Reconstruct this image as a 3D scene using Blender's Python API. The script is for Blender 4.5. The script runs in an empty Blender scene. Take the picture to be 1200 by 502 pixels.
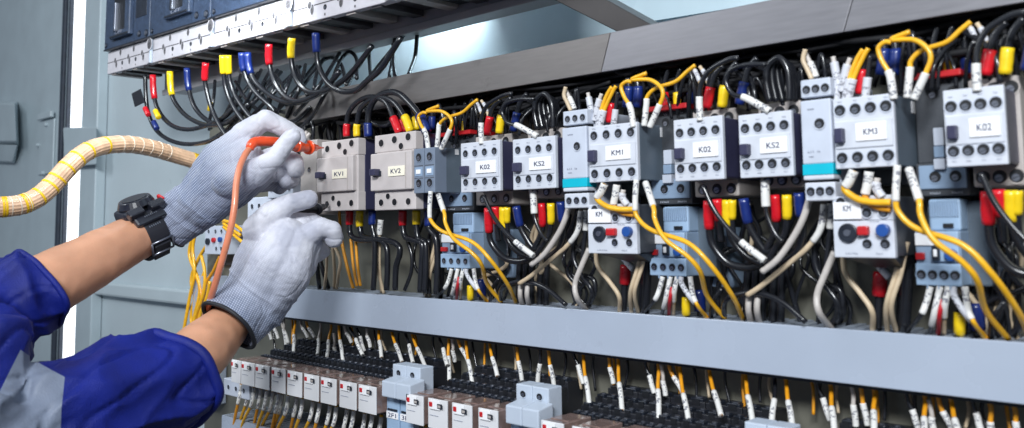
import bpy, bmesh, math, random
from mathutils import Vector, Matrix, noise as mnoise
random.seed(7)
SC = bpy.context.scene
COL = SC.collection
V = Vector
# ---------------------------------------------------------------- camera model (photo pixels 1200 x 502)
F = 1000.0; PPX, PPY = 600.0, 175.0
def camdir(px, py): return V(((px-PPX)/F, -(py-PPY)/F, -1.0))
_h = camdir(-460, 278).normalized()
AX = -_h
_v = V((-(450-PPX), 11000+PPY, 0)); _v = V((450-PPX, 11000+PPY, -F)).normalized()
AZ = (_v - AX*_v.dot(AX)).normalized()
AY = AZ.cross(AX)
def ray(px, py):
    d = camdir(px, py)
    return V((AX.dot(d), AY.dot(d), AZ.dot(d)))
def P(px, py, Y):
    r = ray(px, py); return r*(Y/r.y)
def Q(px, py, t): return ray(px, py)*t
cam_d = bpy.data.cameras.new('camera'); cam = bpy.data.objects.new('camera', cam_d); COL.objects.link(cam)
M3 = Matrix((AX, AY, AZ))
cam.matrix_world = M3.to_4x4()
cam_d.sensor_fit = 'HORIZONTAL'; cam_d.sensor_width = 36; cam_d.lens = 36*F/1200
cam_d.shift_x = 0; cam_d.shift_y = -(251-PPY)/1200
cam_d.clip_start = .01; cam_d.clip_end = 100
cam_d.dof.use_dof = True; cam_d.dof.focus_distance = 1.17; cam_d.dof.aperture_fstop = 7
SC.camera = cam
KS = (1.0, 1.25, 1.567)
def S(px, py, s=1.0): return (-460+(px+460)*s, 278+(py-278)*s)

# ---------------------------------------------------------------- materials
def mat(name, col, rough=.45, metal=0, var=.08, vscale=40, bump=0, bscale=300, coat=0, spec=.5, dirt=None, trans=0, rvar=.1, brush=None):
    m = bpy.data.materials.new(name); m.use_nodes = True
    N, L = m.node_tree.nodes, m.node_tree.links
    b = N['Principled BSDF']
    b.inputs['Metallic'].default_value = metal
    b.inputs['Specular IOR Level'].default_value = spec
    b.inputs['Coat Weight'].default_value = coat
    if trans: b.inputs['Transmission Weight'].default_value = trans
    tc = N.new('ShaderNodeTexCoord'); mp = N.new('ShaderNodeMapping'); L.new(tc.outputs['Object'], mp.inputs[0])
    if brush: mp.inputs['Scale'].default_value = brush
    nz = N.new('ShaderNodeTexNoise'); nz.inputs['Scale'].default_value = vscale; nz.inputs['Detail'].default_value = 6
    L.new(mp.outputs[0], nz.inputs['Vector'])
    r = N.new('ShaderNodeValToRGB')
    r.color_ramp.elements[0].position = .3; r.color_ramp.elements[1].position = .72
    c = list(col)
    r.color_ramp.elements[0].color = [x*(1-var) for x in c]+[1]
    r.color_ramp.elements[1].color = [min(1, x*(1+var)) for x in c]+[1]
    L.new(nz.outputs['Fac'], r.inputs[0])
    out = r.outputs[0]
    if dirt:
        n2 = N.new('ShaderNodeTexNoise'); n2.inputs['Scale'].default_value = dirt[1]; n2.inputs['Detail'].default_value = 8; n2.inputs['Roughness'].default_value = .7
        L.new(tc.outputs['Object'], n2.inputs['Vector'])
        r2 = N.new('ShaderNodeValToRGB'); r2.color_ramp.elements[0].position = dirt[2]; r2.color_ramp.elements[1].position = dirt[2]+.08
        L.new(n2.outputs['Fac'], r2.inputs[0])
        mx = N.new('ShaderNodeMix'); mx.data_type = 'RGBA'
        L.new(r2.outputs[0], mx.inputs[0]); L.new(out, mx.inputs[6]); mx.inputs[7].default_value = list(dirt[0])+[1]
        out = mx.outputs[2]
    L.new(out, b.inputs['Base Color'])
    mr = N.new('ShaderNodeMapRange'); mr.inputs[3].default_value = max(.03, rough-rvar); mr.inputs[4].default_value = min(1, rough+rvar)
    L.new(nz.outputs['Fac'], mr.inputs[0]); L.new(mr.outputs[0], b.inputs['Roughness'])
    if bump:
        n3 = N.new('ShaderNodeTexNoise'); n3.inputs['Scale'].default_value = bscale; n3.inputs['Detail'].default_value = 3
        L.new(mp.outputs[0], n3.inputs['Vector'])
        bp = N.new('ShaderNodeBump'); bp.inputs['Strength'].default_value = bump; bp.inputs['Distance'].default_value = .002
        L.new(n3.outputs['Fac'], bp.inputs['Height']); L.new(bp.outputs[0], b.inputs['Normal'])
    return m
def emis(name, col, st):
    m = bpy.data.materials.new(name); m.use_nodes = True
    b = m.node_tree.nodes['Principled BSDF']
    b.inputs['Base Color'].default_value = list(col)+[1]
    b.inputs['Emission Color'].default_value = list(col)+[1]; b.inputs['Emission Strength'].default_value = st
    return m
MT = dict(
 white = mat('plastic_white', (.56,.585,.65), .42, bump=.08, bscale=900, dirt=((.42,.43,.48),55,.66)),
 lav = mat('plastic_pale', (.50,.54,.63), .45, bump=.08, bscale=900),
 beige = mat('plastic_beige', (.52,.475,.465), .5, bump=.1, bscale=800, dirt=((.36,.33,.32),60,.66)),
 base = mat('plastic_taupe', (.42,.38,.36), .5),
 label = mat('label_white', (.82,.82,.84), .55, var=.03),
 labely = mat('label_cream', (.85,.80,.66), .55, var=.03),
 ink = mat('ink_blue_black', (.03,.035,.09), .6),
 inkg = mat('ink_grey', (.25,.27,.34), .6),
 navy = mat('plastic_navy', (.035,.035,.075), .38, bump=.1, bscale=500, dirt=((.07,.07,.12),70,.62)),
 black = mat('plastic_black', (.014,.015,.02), .4, bump=.1, bscale=500),
 hole = mat('terminal_dark', (.006,.007,.010), .5),
 screw = mat('screw_steel', (.30,.32,.38), .32, metal=.9),
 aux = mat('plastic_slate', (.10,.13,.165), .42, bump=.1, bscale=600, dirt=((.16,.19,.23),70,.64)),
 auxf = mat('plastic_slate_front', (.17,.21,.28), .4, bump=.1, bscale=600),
 olb = mat('plastic_blue_grey', (.24,.33,.46), .4, bump=.1, bscale=600),
 olb2 = mat('plastic_blue_light', (.30,.42,.58), .38),
 charcoal = mat('plastic_charcoal', (.05,.055,.065), .45, bump=.1, bscale=500),
 teal = mat('stripe_teal', (.0,.42,.55), .4),
 red = mat('plastic_red', (.48,.015,.02), .35),
 redb = mat('ferrule_red', (.60,.008,.018), .3, var=.15, vscale=120, coat=.3),
 yel = mat('ferrule_yellow', (.85,.58,.01), .32, var=.1, vscale=120, coat=.3),
 blu = mat('ferrule_blue', (.007,.022,.15), .32, var=.15, vscale=120, coat=.3),
 bluebtn = mat('button_blue', (.015,.07,.28), .35),
 wblack = mat('wire_black', (.012,.013,.017), .27, var=.2, vscale=40, coat=.25, rvar=.015),
 wyel = mat('wire_yellow', (.80,.42,.015), .38, var=.12, vscale=120, coat=.2),
 wora = mat('wire_amber', (.72,.30,.012), .4, var=.12, vscale=120, coat=.2),
 wwhite = mat('wire_cream', (.56,.44,.30), .45, var=.12, vscale=100),
 wwht = mat('wire_white', (.50,.46,.43), .45, var=.1, vscale=100),
 wred = mat('wire_red', (.45,.01,.02), .4),
 sleeve = mat('marker_white', (.70,.69,.67), .5, var=.06, vscale=200, dirt=((.56,.55,.53),90,.6)),
 sleevep = mat('heatshrink_white', (.56,.57,.62), .5, var=.1),
 duct = mat('duct_pvc', (.37,.42,.51), .28, var=.07, vscale=7, bump=.05, bscale=40, dirt=((.33,.37,.45),16,.62), rvar=.12),
 ductd = mat('duct_pvc_inner', (.30,.34,.40), .5, var=.1),
 plate = mat('mounting_plate', (.20,.195,.16), .42, metal=.35, var=.22, vscale=9, bump=.1, bscale=60),
 wall = mat('cabinet_paint', (.52,.60,.64), .38, var=.05, vscale=6, bump=.12, bscale=220, dirt=((.42,.50,.54),30,.66)),
 wallb = mat('cabinet_back_sheet', (.52,.66,.74), .25, var=.12, vscale=5, bump=.05, bscale=100, spec=.7),
 frame = mat('cabinet_frame_paint', (.44,.52,.56), .35, var=.06, vscale=12, bump=.1, bscale=220, dirt=((.34,.39,.42),40,.66)),
 gasket = mat('gasket_rubber', (.03,.04,.06), .5, var=.3),
 steel = mat('brushed_steel', (.21,.195,.19), .42, metal=.6, var=.07, vscale=30, brush=(1,1,10), rvar=.05, dirt=((.17,.155,.15),14,.6)),
 steel_refl = mat('brushed_steel_reflection', (.27,.265,.285), .38, metal=.65, var=.06, vscale=30, brush=(1,1,10), rvar=.05),  # lighter tint puts a reflection into the steel colour
 rail = mat('rail_paint', (.40,.385,.40), .42, var=.06, vscale=20, metal=.2),
 raild = mat('bracket_steel', (.05,.045,.045), .4, metal=.4, var=.15, vscale=30),
 mccb = mat('breaker_face', (.035,.055,.10), .36, var=.35, vscale=120, bump=.25, bscale=700, dirt=((.16,.22,.33),150,.63)),
 mccbd = mat('breaker_dark', (.014,.018,.028), .35, var=.3, vscale=80),
 mccbw = mat('breaker_cover', (.58,.56,.60), .5, var=.06, vscale=60, bump=.1, bscale=500, dirt=((.42,.40,.42),70,.66)),
 under = mat('breaker_under', (.06,.055,.06), .5, var=.3, vscale=60),
 clear = mat('relay_case', (.21,.145,.13), .16, var=.35, vscale=60, coat=.6, dirt=((.36,.26,.24),60,.6)),
 relay = mat('relay_front', (.66,.66,.68), .4, var=.03),
 fuse = mat('fuse_plastic', (.46,.52,.61), .4, var=.04, bump=.05, bscale=500),
 tie = mat('cable_tie', (.02,.02,.025), .4),
 conduit = mat('cable_wrap', (.70,.45,.29), .42, var=.18, vscale=60, coat=.3),
 condy = mat('wrap_yellow', (.82,.50,.01), .4),
 condc = mat('wrap_clear_edge', (.80,.70,.58), .3),
 inks = mat('ink_faded', (.22,.22,.25), .6), holeg = mat('cover_recess', (.13,.125,.135), .6), wmass = mat('wire_mass', (.008,.008,.010), .65, var=.3, vscale=90, spec=.25), skin = None, )

# ---------------------------------------------------------------- mesh helpers
class MB:
    def __init__(s): s.v = []; s.f = []
    def add(s, vs, fs):
        n = len(s.v); s.v += [V(x) for x in vs]; s.f += [tuple(i+n for i in f) for f in fs]; return s
    def box(s, x0, x1, y0, y1, z0, z1):
        vs = [(x, y, z) for x in (x0, x1) for y in (y0, y1) for z in (z0, z1)]
        return s.add(vs, [(0,1,3,2),(4,6,7,5),(0,4,5,1),(2,3,7,6),(0,2,6,4),(1,5,7,3)])
    def prism(s, poly, y0, y1):          # poly [(x,z)] extruded in y
        n = len(poly)
        vs = [(x, y0, z) for x, z in poly]+[(x, y1, z) for x, z in poly]
        fs = [tuple(range(n)), tuple(range(2*n-1, n-1, -1))]+[(i, i+n, (i+1) % n+n, (i+1) % n) for i in range(n)]
        return s.add(vs, fs)
    def hull4(s, a, b):                  # two loops of equal length -> solid
        n = len(a)
        fs = [tuple(range(n)), tuple(range(2*n-1, n-1, -1))]+[(i, i+n, (i+1) % n+n, (i+1) % n) for i in range(n)]
        return s.add(list(a)+list(b), fs)
    def cyl(s, c, ax, r, h, n=14, r2=None):
        c = V(c); ax = V(ax).normalized(); u = ax.orthogonal().normalized(); w = ax.cross(u)
        r2 = r if r2 is None else r2
        a = [c+(u*math.cos(2*math.pi*i/n)+w*math.sin(2*math.pi*i/n))*r for i in range(n)]
        b = [c+ax*h+(u*math.cos(2*math.pi*i/n)+w*math.sin(2*math.pi*i/n))*r2 for i in range(n)]
        return s.hull4(a, b)
    def tube(s, pts, r, n=8, rf=None, flat=None):
        pts = [V(p) for p in pts]
        t0 = (pts[1]-pts[0]).normalized(); u = t0.orthogonal().normalized()
        base = len(s.v); m = len(pts)
        for i, p in enumerate(pts):
            t = (pts[min(i+1, m-1)]-pts[max(i-1, 0)]).normalized()
            u = (u-t*u.dot(t)).normalized(); w = t.cross(u)
            for k in range(n):
                a = 2*math.pi*k/n; rr = r if rf is None else rf(i/(m-1), a)*r
                s.v.append(p+(u*math.cos(a)+w*math.sin(a))*rr)
        for i in range(m-1):
            for k in range(n):
                a = base+i*n+k; b = base+i*n+(k+1) % n
                s.f.append((a, b, b+n, a+n))
        s.f.append(tuple(base+k for k in range(n-1, -1, -1))); s.f.append(tuple(base+(m-1)*n+k for k in range(n)))
        return s
    def build(s, name, m, parent=None, bevel=0, smooth=False, origin=None, at=None):
        me = bpy.data.meshes.new(name)
        if parent is not None: o0 = V(parent['_o'])
        elif origin is not None: o0 = V(origin)
        else:
            o0 = V((sum(v.x for v in s.v)/len(s.v), sum(v.y for v in s.v)/len(s.v), min(v.z for v in s.v)))
        me.from_pydata([v-o0 for v in s.v], [], s.f); me.update()
        bm = bmesh.new(); bm.from_mesh(me); bmesh.ops.recalc_face_normals(bm, faces=bm.faces); bm.to_mesh(me); bm.free()
        o = bpy.data.objects.new(name, me); COL.objects.link(o)
        me.materials.append(MT[m] if isinstance(m, str) else m)
        if parent is not None: o.parent = parent; o['_o'] = list(o0)
        else: o.location = o0; o['_o'] = list(o0)
        if smooth: me.shade_smooth()
        if bevel:
            b = o.modifiers.new('bevel', 'BEVEL'); b.width = bevel; b.segments = 2; b.limit_method = 'ANGLE'; b.angle_limit = .6
        return o
def tag(o, label, cat, group=None, kind=None):
    if label: o['label'] = label
    if cat: o['category'] = cat
    if group: o['group'] = group
    if kind: o['kind'] = kind
    return o
def thing(name, loc, label, cat, group=None):
    o = bpy.data.objects.new(name, None); COL.objects.link(o); o.location = V(loc); o['_o'] = list(V(loc)); o.empty_display_size = .01
    return tag(o, label, cat, group)
def inst(me, name, parent, loc, scale=(1,1,1), rz=0):
    o = bpy.data.objects.new(name, me); COL.objects.link(o); o.parent = parent
    o.location = V(loc)-V(parent['_o']); o.scale = scale
    if rz: o.rotation_euler = (0, rz, 0)
    o['_o'] = list(V(loc)); return o
def proto(mb, m):
    me = bpy.data.meshes.new('part'); me.from_pydata([tuple(v) for v in mb.v], [], mb.f); me.update()
    mats = m if isinstance(m, list) else [m]
    for k in mats: me.materials.append(MT[k])
    return me
# unit terminal opening: radius 1 in x,z ; faces -Y ; depth ring
def terminal_mesh():
    mb = MB(); n = 18
    for r0, y0, r1, y1 in ((1.12,0,1.12,-.12),(1.12,-.12,.96,-.12),(.96,-.12,.9,.0)):
        a = [(r0*math.cos(2*math.pi*i/n), y0, r0*math.sin(2*math.pi*i/n)) for i in range(n)]
        b = [(r1*math.cos(2*math.pi*i/n), y1, r1*math.sin(2*math.pi*i/n)) for i in range(n)]
        mb.add(a+b, [(i, (i+1) % n, (i+1) % n+n, i+n) for i in range(n)])
    nf0 = len(mb.f)
    mb.add([(.93*math.cos(2*math.pi*i/n), -.03, .93*math.sin(2*math.pi*i/n)) for i in range(n)], [tuple(range(n))])
    nf1 = len(mb.f)
    mb.add([(.5*math.cos(2*math.pi*i/n)-.12, -.06, .5*math.sin(2*math.pi*i/n)-.2) for i in range(n)], [tuple(range(n))])
    mb.add([(-.55,-.065,-.28),(.3,-.065,-.02),(.3,-.065,-.12),(-.55,-.065,-.38)], [(0,1,2,3)])
    me = proto(mb, ['lav', 'hole', 'screw'])
    for i, p in enumerate(me.polygons): p.material_index = 0 if i < nf0 else 1 if i < nf1 else (2 if i == nf1 else 1)
    return me
TERM = {}
_t = terminal_mesh(); TERM['white'] = _t
for k in ('beige', 'auxf', 'olb', 'charcoal', 'base', 'fuse', 'mccbw', 'black'):
    c = _t.copy(); c.materials[0] = MT[k]; TERM[k] = c
c = _t.copy(); c.materials[0] = MT['beige']; c.materials[2] = MT['hole']; TERM['beige'] = c
c = _t.copy(); c.materials[0] = MT['mccbw']; c.materials[2] = MT['under']; c.materials[1] = MT['holeg']; TERM['mccbw'] = c
def text(s, w, h, m, parent, loc, name='printed_text', extr=.0001):
    cu = bpy.data.curves.new('t', 'FONT'); cu.body = s; cu.size = 1; cu.align_x = 'CENTER'; cu.align_y = 'CENTER'; cu.extrude = .01
    to = bpy.data.objects.new('t', cu); COL.objects.link(to)
    dg = bpy.context.evaluated_depsgraph_get(); dg.update()
    me = bpy.data.meshes.new_from_object(to.evaluated_get(dg)); bpy.data.objects.remove(to)
    xs = [v.co.x for v in me.vertices]; ys = [v.co.y for v in me.vertices]
    cx, cy = (max(xs)+min(xs))/2, (max(ys)+min(ys))/2; sx = w/(max(xs)-min(xs)); sy = h/(max(ys)-min(ys))
    for v in me.vertices: v.co = V(((v.co.x-cx)*sx, -v.co.z*.02, (v.co.y-cy)*sy))
    me.materials.clear(); me.materials.append(MT[m])
    o = bpy.data.objects.new(name, me); COL.objects.link(o); o.parent = parent; o.location = V(loc)-V(parent['_o']); return o
def catmull(pts, n=7):
    if len(pts) < 3:
        return [pts[0].lerp(pts[-1], i/n) for i in range(n+1)]
    p = [pts[0]*2-pts[1]]+list(pts)+[pts[-1]*2-pts[-2]]
    out = []
    for i in range(1, len(p)-2):
        for k in range(n):
            t = k/n; a, b, c, d = p[i-1], p[i], p[i+1], p[i+2]
            out.append(.5*((2*b)+(c-a)*t+(2*a-5*b+4*c-d)*t*t+(3*b-a-3*c+d)*t**3))
    out.append(p[-2]); return out
def resample(pts, f0, f1, n):
    L = [0]
    for a, b in zip(pts, pts[1:]): L.append(L[-1]+(b-a).length)
    out = []
    for k in range(n+1):
        d = L[-1]*(f0+(f1-f0)*k/n)
        i = max(j for j in range(len(L)) if L[j] <= d+1e-9); i = min(i, len(pts)-2)
        out.append(pts[i].lerp(pts[i+1], (d-L[i])/max(1e-9, L[i+1]-L[i])))
    return out
def cable(name, label, cat, group, m, pts, r, sl=(), s=1.0, dy=0, n=8):
    """pts (px,py,Y); sl = (f0,f1,material,scale,partname)"""
    w = []
    for a, b, c in pts:
        p = P(*S(a, b, s), c+dy)
        if ZD and ZD[0]-.02 < p.z < ZD[1]+.004 and c < .757: p = P(*S(a, b, s), .757)
        w.append(p)
    c = catmull(w, 7)
    if not sl:
        o = MB().tube(c, r, n).build(name, m, smooth=True); return tag(o, label, cat, group)
    t = thing(name, w[0], label, cat, group)
    MB().tube(c, r, n).build('insulation', m, t, smooth=True)
    for f0, f1, sm, sc, pn in sl:
        q = resample(c, f0, f1, 6)
        rf = None
        if pn == 'ferrule': rf = lambda u, a: .82+.18*math.sin(math.pi*min(1, u*1.6+.2)) if u < .5 else 1.0-.12*(u-.5)
        if pn == 'marker_sleeve': sleeve(resample(c, f0, f1, 18), r*(1+(sc-1)*.72), sm, t)
        else: MB().tube(q, r*sc, 10, rf=rf).build(pn, sm, t, smooth=True)
    return t
_sr = random.Random(11)
def sleeve(q, r, m, t):
    n = 14
    o = MB().tube(q, r, n).build('marker_sleeve', m, t, smooth=True)
    me = o.data; me.materials.append(MT['inks']); bits = {}
    L = sum((x-y).length for x, y in zip(q, q[1:]))
    if L < .006: return o
    row0 = _sr.randint(2, 5); row1 = min(len(q)-3, row0+_sr.randint(5, 9)); o0 = V(o['_o'])
    for p in me.polygons:
        if len(p.vertices) > 4: continue
        i, k = divmod(p.index, n)
        if row0 <= i <= row1 and p.normal.y < -.25:
            if (i-row0) % 4 != 3 and p.normal.z > -.6 and bits.setdefault((i, k), _sr.random() < .42): p.material_index = 1
    return o
MK = 'marker_sleeve'; FE = 'ferrule'; ZD = []
# ---------------------------------------------------------------- the setting
YP = .80
def wallrect(name, x0, x1, z0, z1, y0, y1, m, kind='structure'):
    o = MB().box(x0, x1, y0, y1, z0, z1).build(name, m); o['kind'] = kind; return o
XB = P(113, 250, .95).x
wallrect('cabinet_back_wall', P(352, 100, .95).x, 2.6, -1.0, 1.0, .95, .96, 'wallb')
wallrect('cabinet_side_wall', XB, P(352, 100, .95).x-.0005, -1.0, 1.0, .95, .962, 'wall')
# pressed ledge in the left sheet
zl = P(180, 335, .95).z
tag(MB().box(XB+.02, P(246, 300, .95).x, .925, .949, zl-.035, zl).build('wall_ledge', 'wall', bevel=.006), 'pale blue pressed steel ledge across the cabinet sheet behind the upper forearm', 'ledge')
XP = P(244, 250, YP).x
ZT = P(800, 70, .745).z
mp = MB().box(XP, 2.2, YP, YP+.003, -1.0, P(800, 40, YP).z).build('mounting_plate', 'plate'); mp['kind'] = 'structure'
# cabinet door, frame and post on the left
yd = .93
door = thing('cabinet_door', P(20, 400, yd), 'blue-grey open cabinet door with a latch box at the far left edge', 'cabinet door'); door['kind'] = 'structure'
MB().box(P(-330,250,yd).x, P(66,250,yd).x, yd, yd+.02, -1, 1).build('door_leaf', 'frame', door, bevel=.003)
zt, zb = P(8,119,yd-.05).z, P(8,168,yd-.05).z
lt = MB().hull4([P(-60,119,yd-.045),P(17,122,yd-.045),P(19,166,yd-.045),P(-60,166,yd-.045)], [P(-60,117,yd-.001),P(21,119,yd-.001),P(23,172,yd-.001),P(-60,174,yd-.001)]).build('latch_box', 'frame', door, bevel=.004)
MB().hull4([P(-60,168,yd-.03),P(20,170,yd-.03),P(14,190,yd-.02),P(-60,186,yd-.02)], [P(-60,168,yd-.001),P(22,170,yd-.001),P(18,192,yd-.001),P(-60,190,yd-.001)]).build('latch_flap', 'frame', door, bevel=.003)
mbx = MB().box(P(45,250,yd).x, P(62,250,yd).x, yd-.006, yd-.0005, P(50,205,yd).z, P(50,143,yd).z).build('hinge_plate', 'frame', door, bevel=.002)
for a, b in ((52,146),(42,170),(48,203)): 
    MB().cyl(P(a,b,yd-.014), (0,1,0), .006, .013, 12).build('bolt', 'frame', door, bevel=.001)
MB().box(P(50,143,yd).x, P(66,143,yd).x, yd-.018, yd-.007, P(50,142,yd).z, P(50,135,yd).z).build('hinge_arm', 'frame', door, bevel=.002)
post = thing('cabinet_post', P(105, 400, .93), 'pale grey vertical cabinet corner post with a dark rubber seal, beside a bright gap', 'post')
MB().box(P(67,250,.93).x, P(70.5,250,.93).x, .925, .95, -1, 1).build('seal', 'gasket', post, bevel=.002)
MB().box(P(71,250,.93).x, P(75.5,250,.93).x, .932, .955, -1, 1).build('channel', 'frame', post, bevel=.002)
MB().box(P(76,250,.93).x, P(78,250,.93).x, .922, .95, -1, 1).build('seal', 'gasket', post, bevel=.001)
MB().box(P(92,250,.92).x, P(110,250,.92).x, .92, .949, -1, 1).build('upright', 'frame', post, bevel=.003)
MB().hull4([P(74,150,.90),P(113,149,.90),P(113,193,.90),P(76,196,.90)],[P(74,150,.919),P(113,149,.919),P(113,193,.919),P(76,196,.919)]).build('bracket', 'frame', post, bevel=.003)
ls = MB().box(P(79,250,.93).x, P(91,250,.93).x, .93, .947, -1, 1).build('bright_gap', emis('gap_glow', (.93,.97,1), 1.6))  # glowing strip added in place of a bright gap lit from behind
tag(ls, 'glowing white strip standing for a bright gap beside the cabinet post', 'bright gap')

# ---------------------------------------------------------------- steel bands and rails on top
def bandz(px, py, Y): return P(px, py, Y).z
YB = .735
zb0 = (P(600,103,YB).z+P(1000,35,YB).z)/2; zb1 = (P(520,77,YB).z+P(900,1.5,YB).z+P(722,37,YB).z)/3
band = thing('steel_trunking', P(700, 80, YB), 'long brushed steel trunking cover running above the contactor row', 'trunking')
cuts = [(335,'steel'),(714,'steel_refl'),(760,'steel'),(1010,'steel_refl'),(1075,'steel'),(1400,None)]
cuts = [(335,'steel'),(714,'steel_refl'),(1006,'steel_refl'),(1400,None)]  # plates split where the painted reflection lightens the steel
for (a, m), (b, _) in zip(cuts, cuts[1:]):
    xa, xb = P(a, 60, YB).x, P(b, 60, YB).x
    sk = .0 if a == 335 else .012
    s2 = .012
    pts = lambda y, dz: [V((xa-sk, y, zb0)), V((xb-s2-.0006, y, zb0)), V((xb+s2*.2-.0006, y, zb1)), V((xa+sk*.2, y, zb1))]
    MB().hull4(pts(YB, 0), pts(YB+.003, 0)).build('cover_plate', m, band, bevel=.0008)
MB().box(P(335,60,YB).x, P(1400,60,YB).x, YB+.0032, YB+.035, zb1-.004, zb1-.001).build('top_flange', 'steel', band)
MB().box(P(335,60,YB).x, P(1400,60,YB).x, YB+.0032, YB+.05, zb0+.001, zb0+.004).build('bottom_flange', 'raild', band)
# upper rail
YR = .785
rt = thing('upper_rail', P(400, 60, YR), 'pale painted rail under the moulded circuit breakers', 'rail')
zr0 = (P(540,26,YR).z+P(300,84,YR).z)/2
xl, xr = P(192,108,YR).x, P(648,0,YR).x
zr1 = zr0+.034
MB().box(xl, xr, YR, YR+.05, zr0+.006, zr0+.09).build('rail_web', 'rail', rt, bevel=.004)
MB().box(xl, xr, YR-.004, YR-.0006, zr0, zr0+.012).build('rail_lip', 'rail', rt, bevel=.0015)
# cross bracket going back from the rail to the trunking
br = MB().hull4([P(610,-20,.76),P(780,66,.76),P(808,54,.76),P(640,-40,.76)], [P(610,-20,.80),P(780,66,.80),P(814,50,.80),P(640,-46,.80)]).build('cross_bracket', 'raild', bevel=.001)
tag(br, 'dark steel cross bracket joining the upper rail to the trunking', 'bracket')
ps = MB().hull4([P(733,30,.90),P(760,-30,.90),P(1100,-120,.90),P(1100,-30,.90)], [P(733,30,.91),P(760,-30,.91),P(1100,-120,.91),P(1100,-30,.91)]).build('rear_sheet', 'wallb')
tag(ps, 'pale blue rear sheet beyond the dark cross bracket at the top', 'sheet')

# ---------------------------------------------------------------- wiring ducts
YD = .74
zt = (P(400,341,YD).z+P(1150,400,YD).z)/2; zb = (P(400,377,YD).z+P(1150,474,YD).z)/2
xa, xb = P(300,340,YD).x, P(1420,400,YD).x
dk = thing('wiring_duct', (xa, YD, zb), 'long pale blue-grey wiring duct cover crossing below the contactors', 'wiring duct')
ZD += [zb, zt]
js = [300, 1420]
for a, b in zip(js, js[1:]):
    x0, x1 = P(a,380,YD).x, P(b,380,YD).x
    MB().box(x0, x1-.0006, YD, YD+.0025, zb, zt).build('cover', 'duct', dk, bevel=.0008)
MB().box(xa, xb, YD+.0026, YD+.006, zt-.012, zt-.003).build('front_wall', 'ductd', dk)
fr = MB(); 
x = xa+.004
while x < xb:
    fr.box(x, x+.007, YD+.0065, YP-.0005, zt-.006, zt-.0008); x += .0125
fr.build('slot_fingers', 'duct', dk)
MB().box(xa, xb, YD+.007, YP-.0005, zt-.05, zt-.046).build('channel_floor', 'black', dk)
MB().box(xa, xb, YD+.0026, YD+.03, zb+.0005, zb+.0025).build('bottom_lip', 'ductd', dk)
d2 = MB().box(P(237,350,.79).x, P(262,350,.79).x, .77, .799, P(245,470,.79).z, P(240,322,.79).z).build('duct_end', 'duct', bevel=.002)
tag(d2, 'short vertical grey duct end behind the lower cuff', 'duct')
y3 = .70
x0, x1 = P(262,488,y3).x, P(420,520,y3).x
dd = thing('lower_duct', P(265,500,y3), 'slotted grey duct in the bottom left corner under the relays', 'wiring duct')
fg = MB(); x = x0
zf = P(275,490,y3).z
while x < x1: fg.box(x, x+.005, y3, YP-.001, zf-.004, zf); x += .011
fg.build('slot_fingers', 'ductd', dd)
MB().box(x0, x1, y3-.003, y3-.0004, zf-.08, zf).build('cover', 'duct', dd)
# dense wiring behind the top row (nobody could count these)
mb = MB(); random.seed(3)
x0, x1 = P(350,140,.78).x, P(1330,10,.78).x
for i in range(85):
    z = zb0+random.uniform(-.028,.03); y = random.uniform(.748,.79); xs = random.uniform(x0, x1); L = random.uniform(.15,.5)
    pts = [V((xs+L*k/6, y+random.uniform(-.006,.006), z+random.uniform(-.006,.006)-.004*math.sin(k))) for k in range(7)]
    mb.tube(catmull(pts, 4), random.choice((.0022,.003,.0035)), 7)
for i in range(130):
    x = random.uniform(x0, x1); y = random.uniform(.755,.79); zz = zb0+random.uniform(-.005,.02)
    pts = [V((x, y, zz)), V((x+random.uniform(-.012,.012), y, zz-.02)), V((x+random.uniform(-.01,.01), y+.004, zz-random.uniform(.035,.06)))]
    mb.tube(catmull(pts, 4), random.choice((.0018,.0028)), 6)
tag(mb.build('cable_mass', 'wmass', smooth=True), 'dense black cable runs packed behind the upper trunking', 'cable mass', kind='stuff')

# ---------------------------------------------------------------- devices
class Dev:
    def __init__(d, name, x0, yt, yb, x1, Y, label, cat, group, s=1.0):
        (a, b), (c, e), (f, _) = S(x0, yt, s), S(x0, yb, s), S(x1, yb, s)
        d.X0 = P(a, b, Y).x; d.Zt = P(a, b, Y).z; d.Zb = P(c, e, Y).z; d.X1 = P(f, (b+e)/2, Y).x; d.Y = Y
        d.X0 = P(a, (b+e)/2, Y).x
        d.W = d.X1-d.X0; d.H = d.Zt-d.Zb
        d.o = thing(name, ((d.X0+d.X1)/2, Y, d.Zb), label, cat, group)
    def x(d, u): return d.X0+u*d.W
    def z(d, v): return d.Zt-v*d.H
    def box(d, name, u0, u1, v0, v1, y0, y1, m, bevel=.0012):
        return MB().box(d.x(u0), d.x(u1), d.Y+y0, d.Y+y1, d.z(v1), d.z(v0)).build(name, m, d.o, bevel=bevel)
    def term(d, u, v, r, m='white', y=0, name='terminal', ax=1.0):
        return inst(TERM[m], name, d.o, (d.x(u), d.Y+y-.0003, d.z(v)), (r*ax, .0025, r))
    def text(d, s, u, v, w, h, m='ink', y=0, name='printed_text'):
        return text(s, w*d.W, h*d.H, m, d.o, (d.x(u), d.Y+y, d.z(v)), name)
    def marks(d, rows, y=-.0004, m='inkg', name='printed_marks'):
        mb = MB(); rr = random.Random(len(rows))
        for (u, v, n, w, h) in rows:
            for k in range(n):
                uu = u+(k-(n-1)/2)*w*1.5
                if rr.random() < .5: mb.box(d.x(uu-w/2), d.x(uu+w/2), d.Y+y, d.Y+y+.0005, d.z(v+h/2), d.z(v+h/2-.008*1)); mb.box(d.x(uu-w/2), d.x(uu-w/4), d.Y+y, d.Y+y+.0005, d.z(v+h/2), d.z(v-h/2))
                else: mb.box(d.x(uu-w/5), d.x(uu+w/5), d.Y+y, d.Y+y+.0005, d.z(v+h/2), d.z(v-h/2))
        return mb.build(name, m, d.o)
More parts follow.
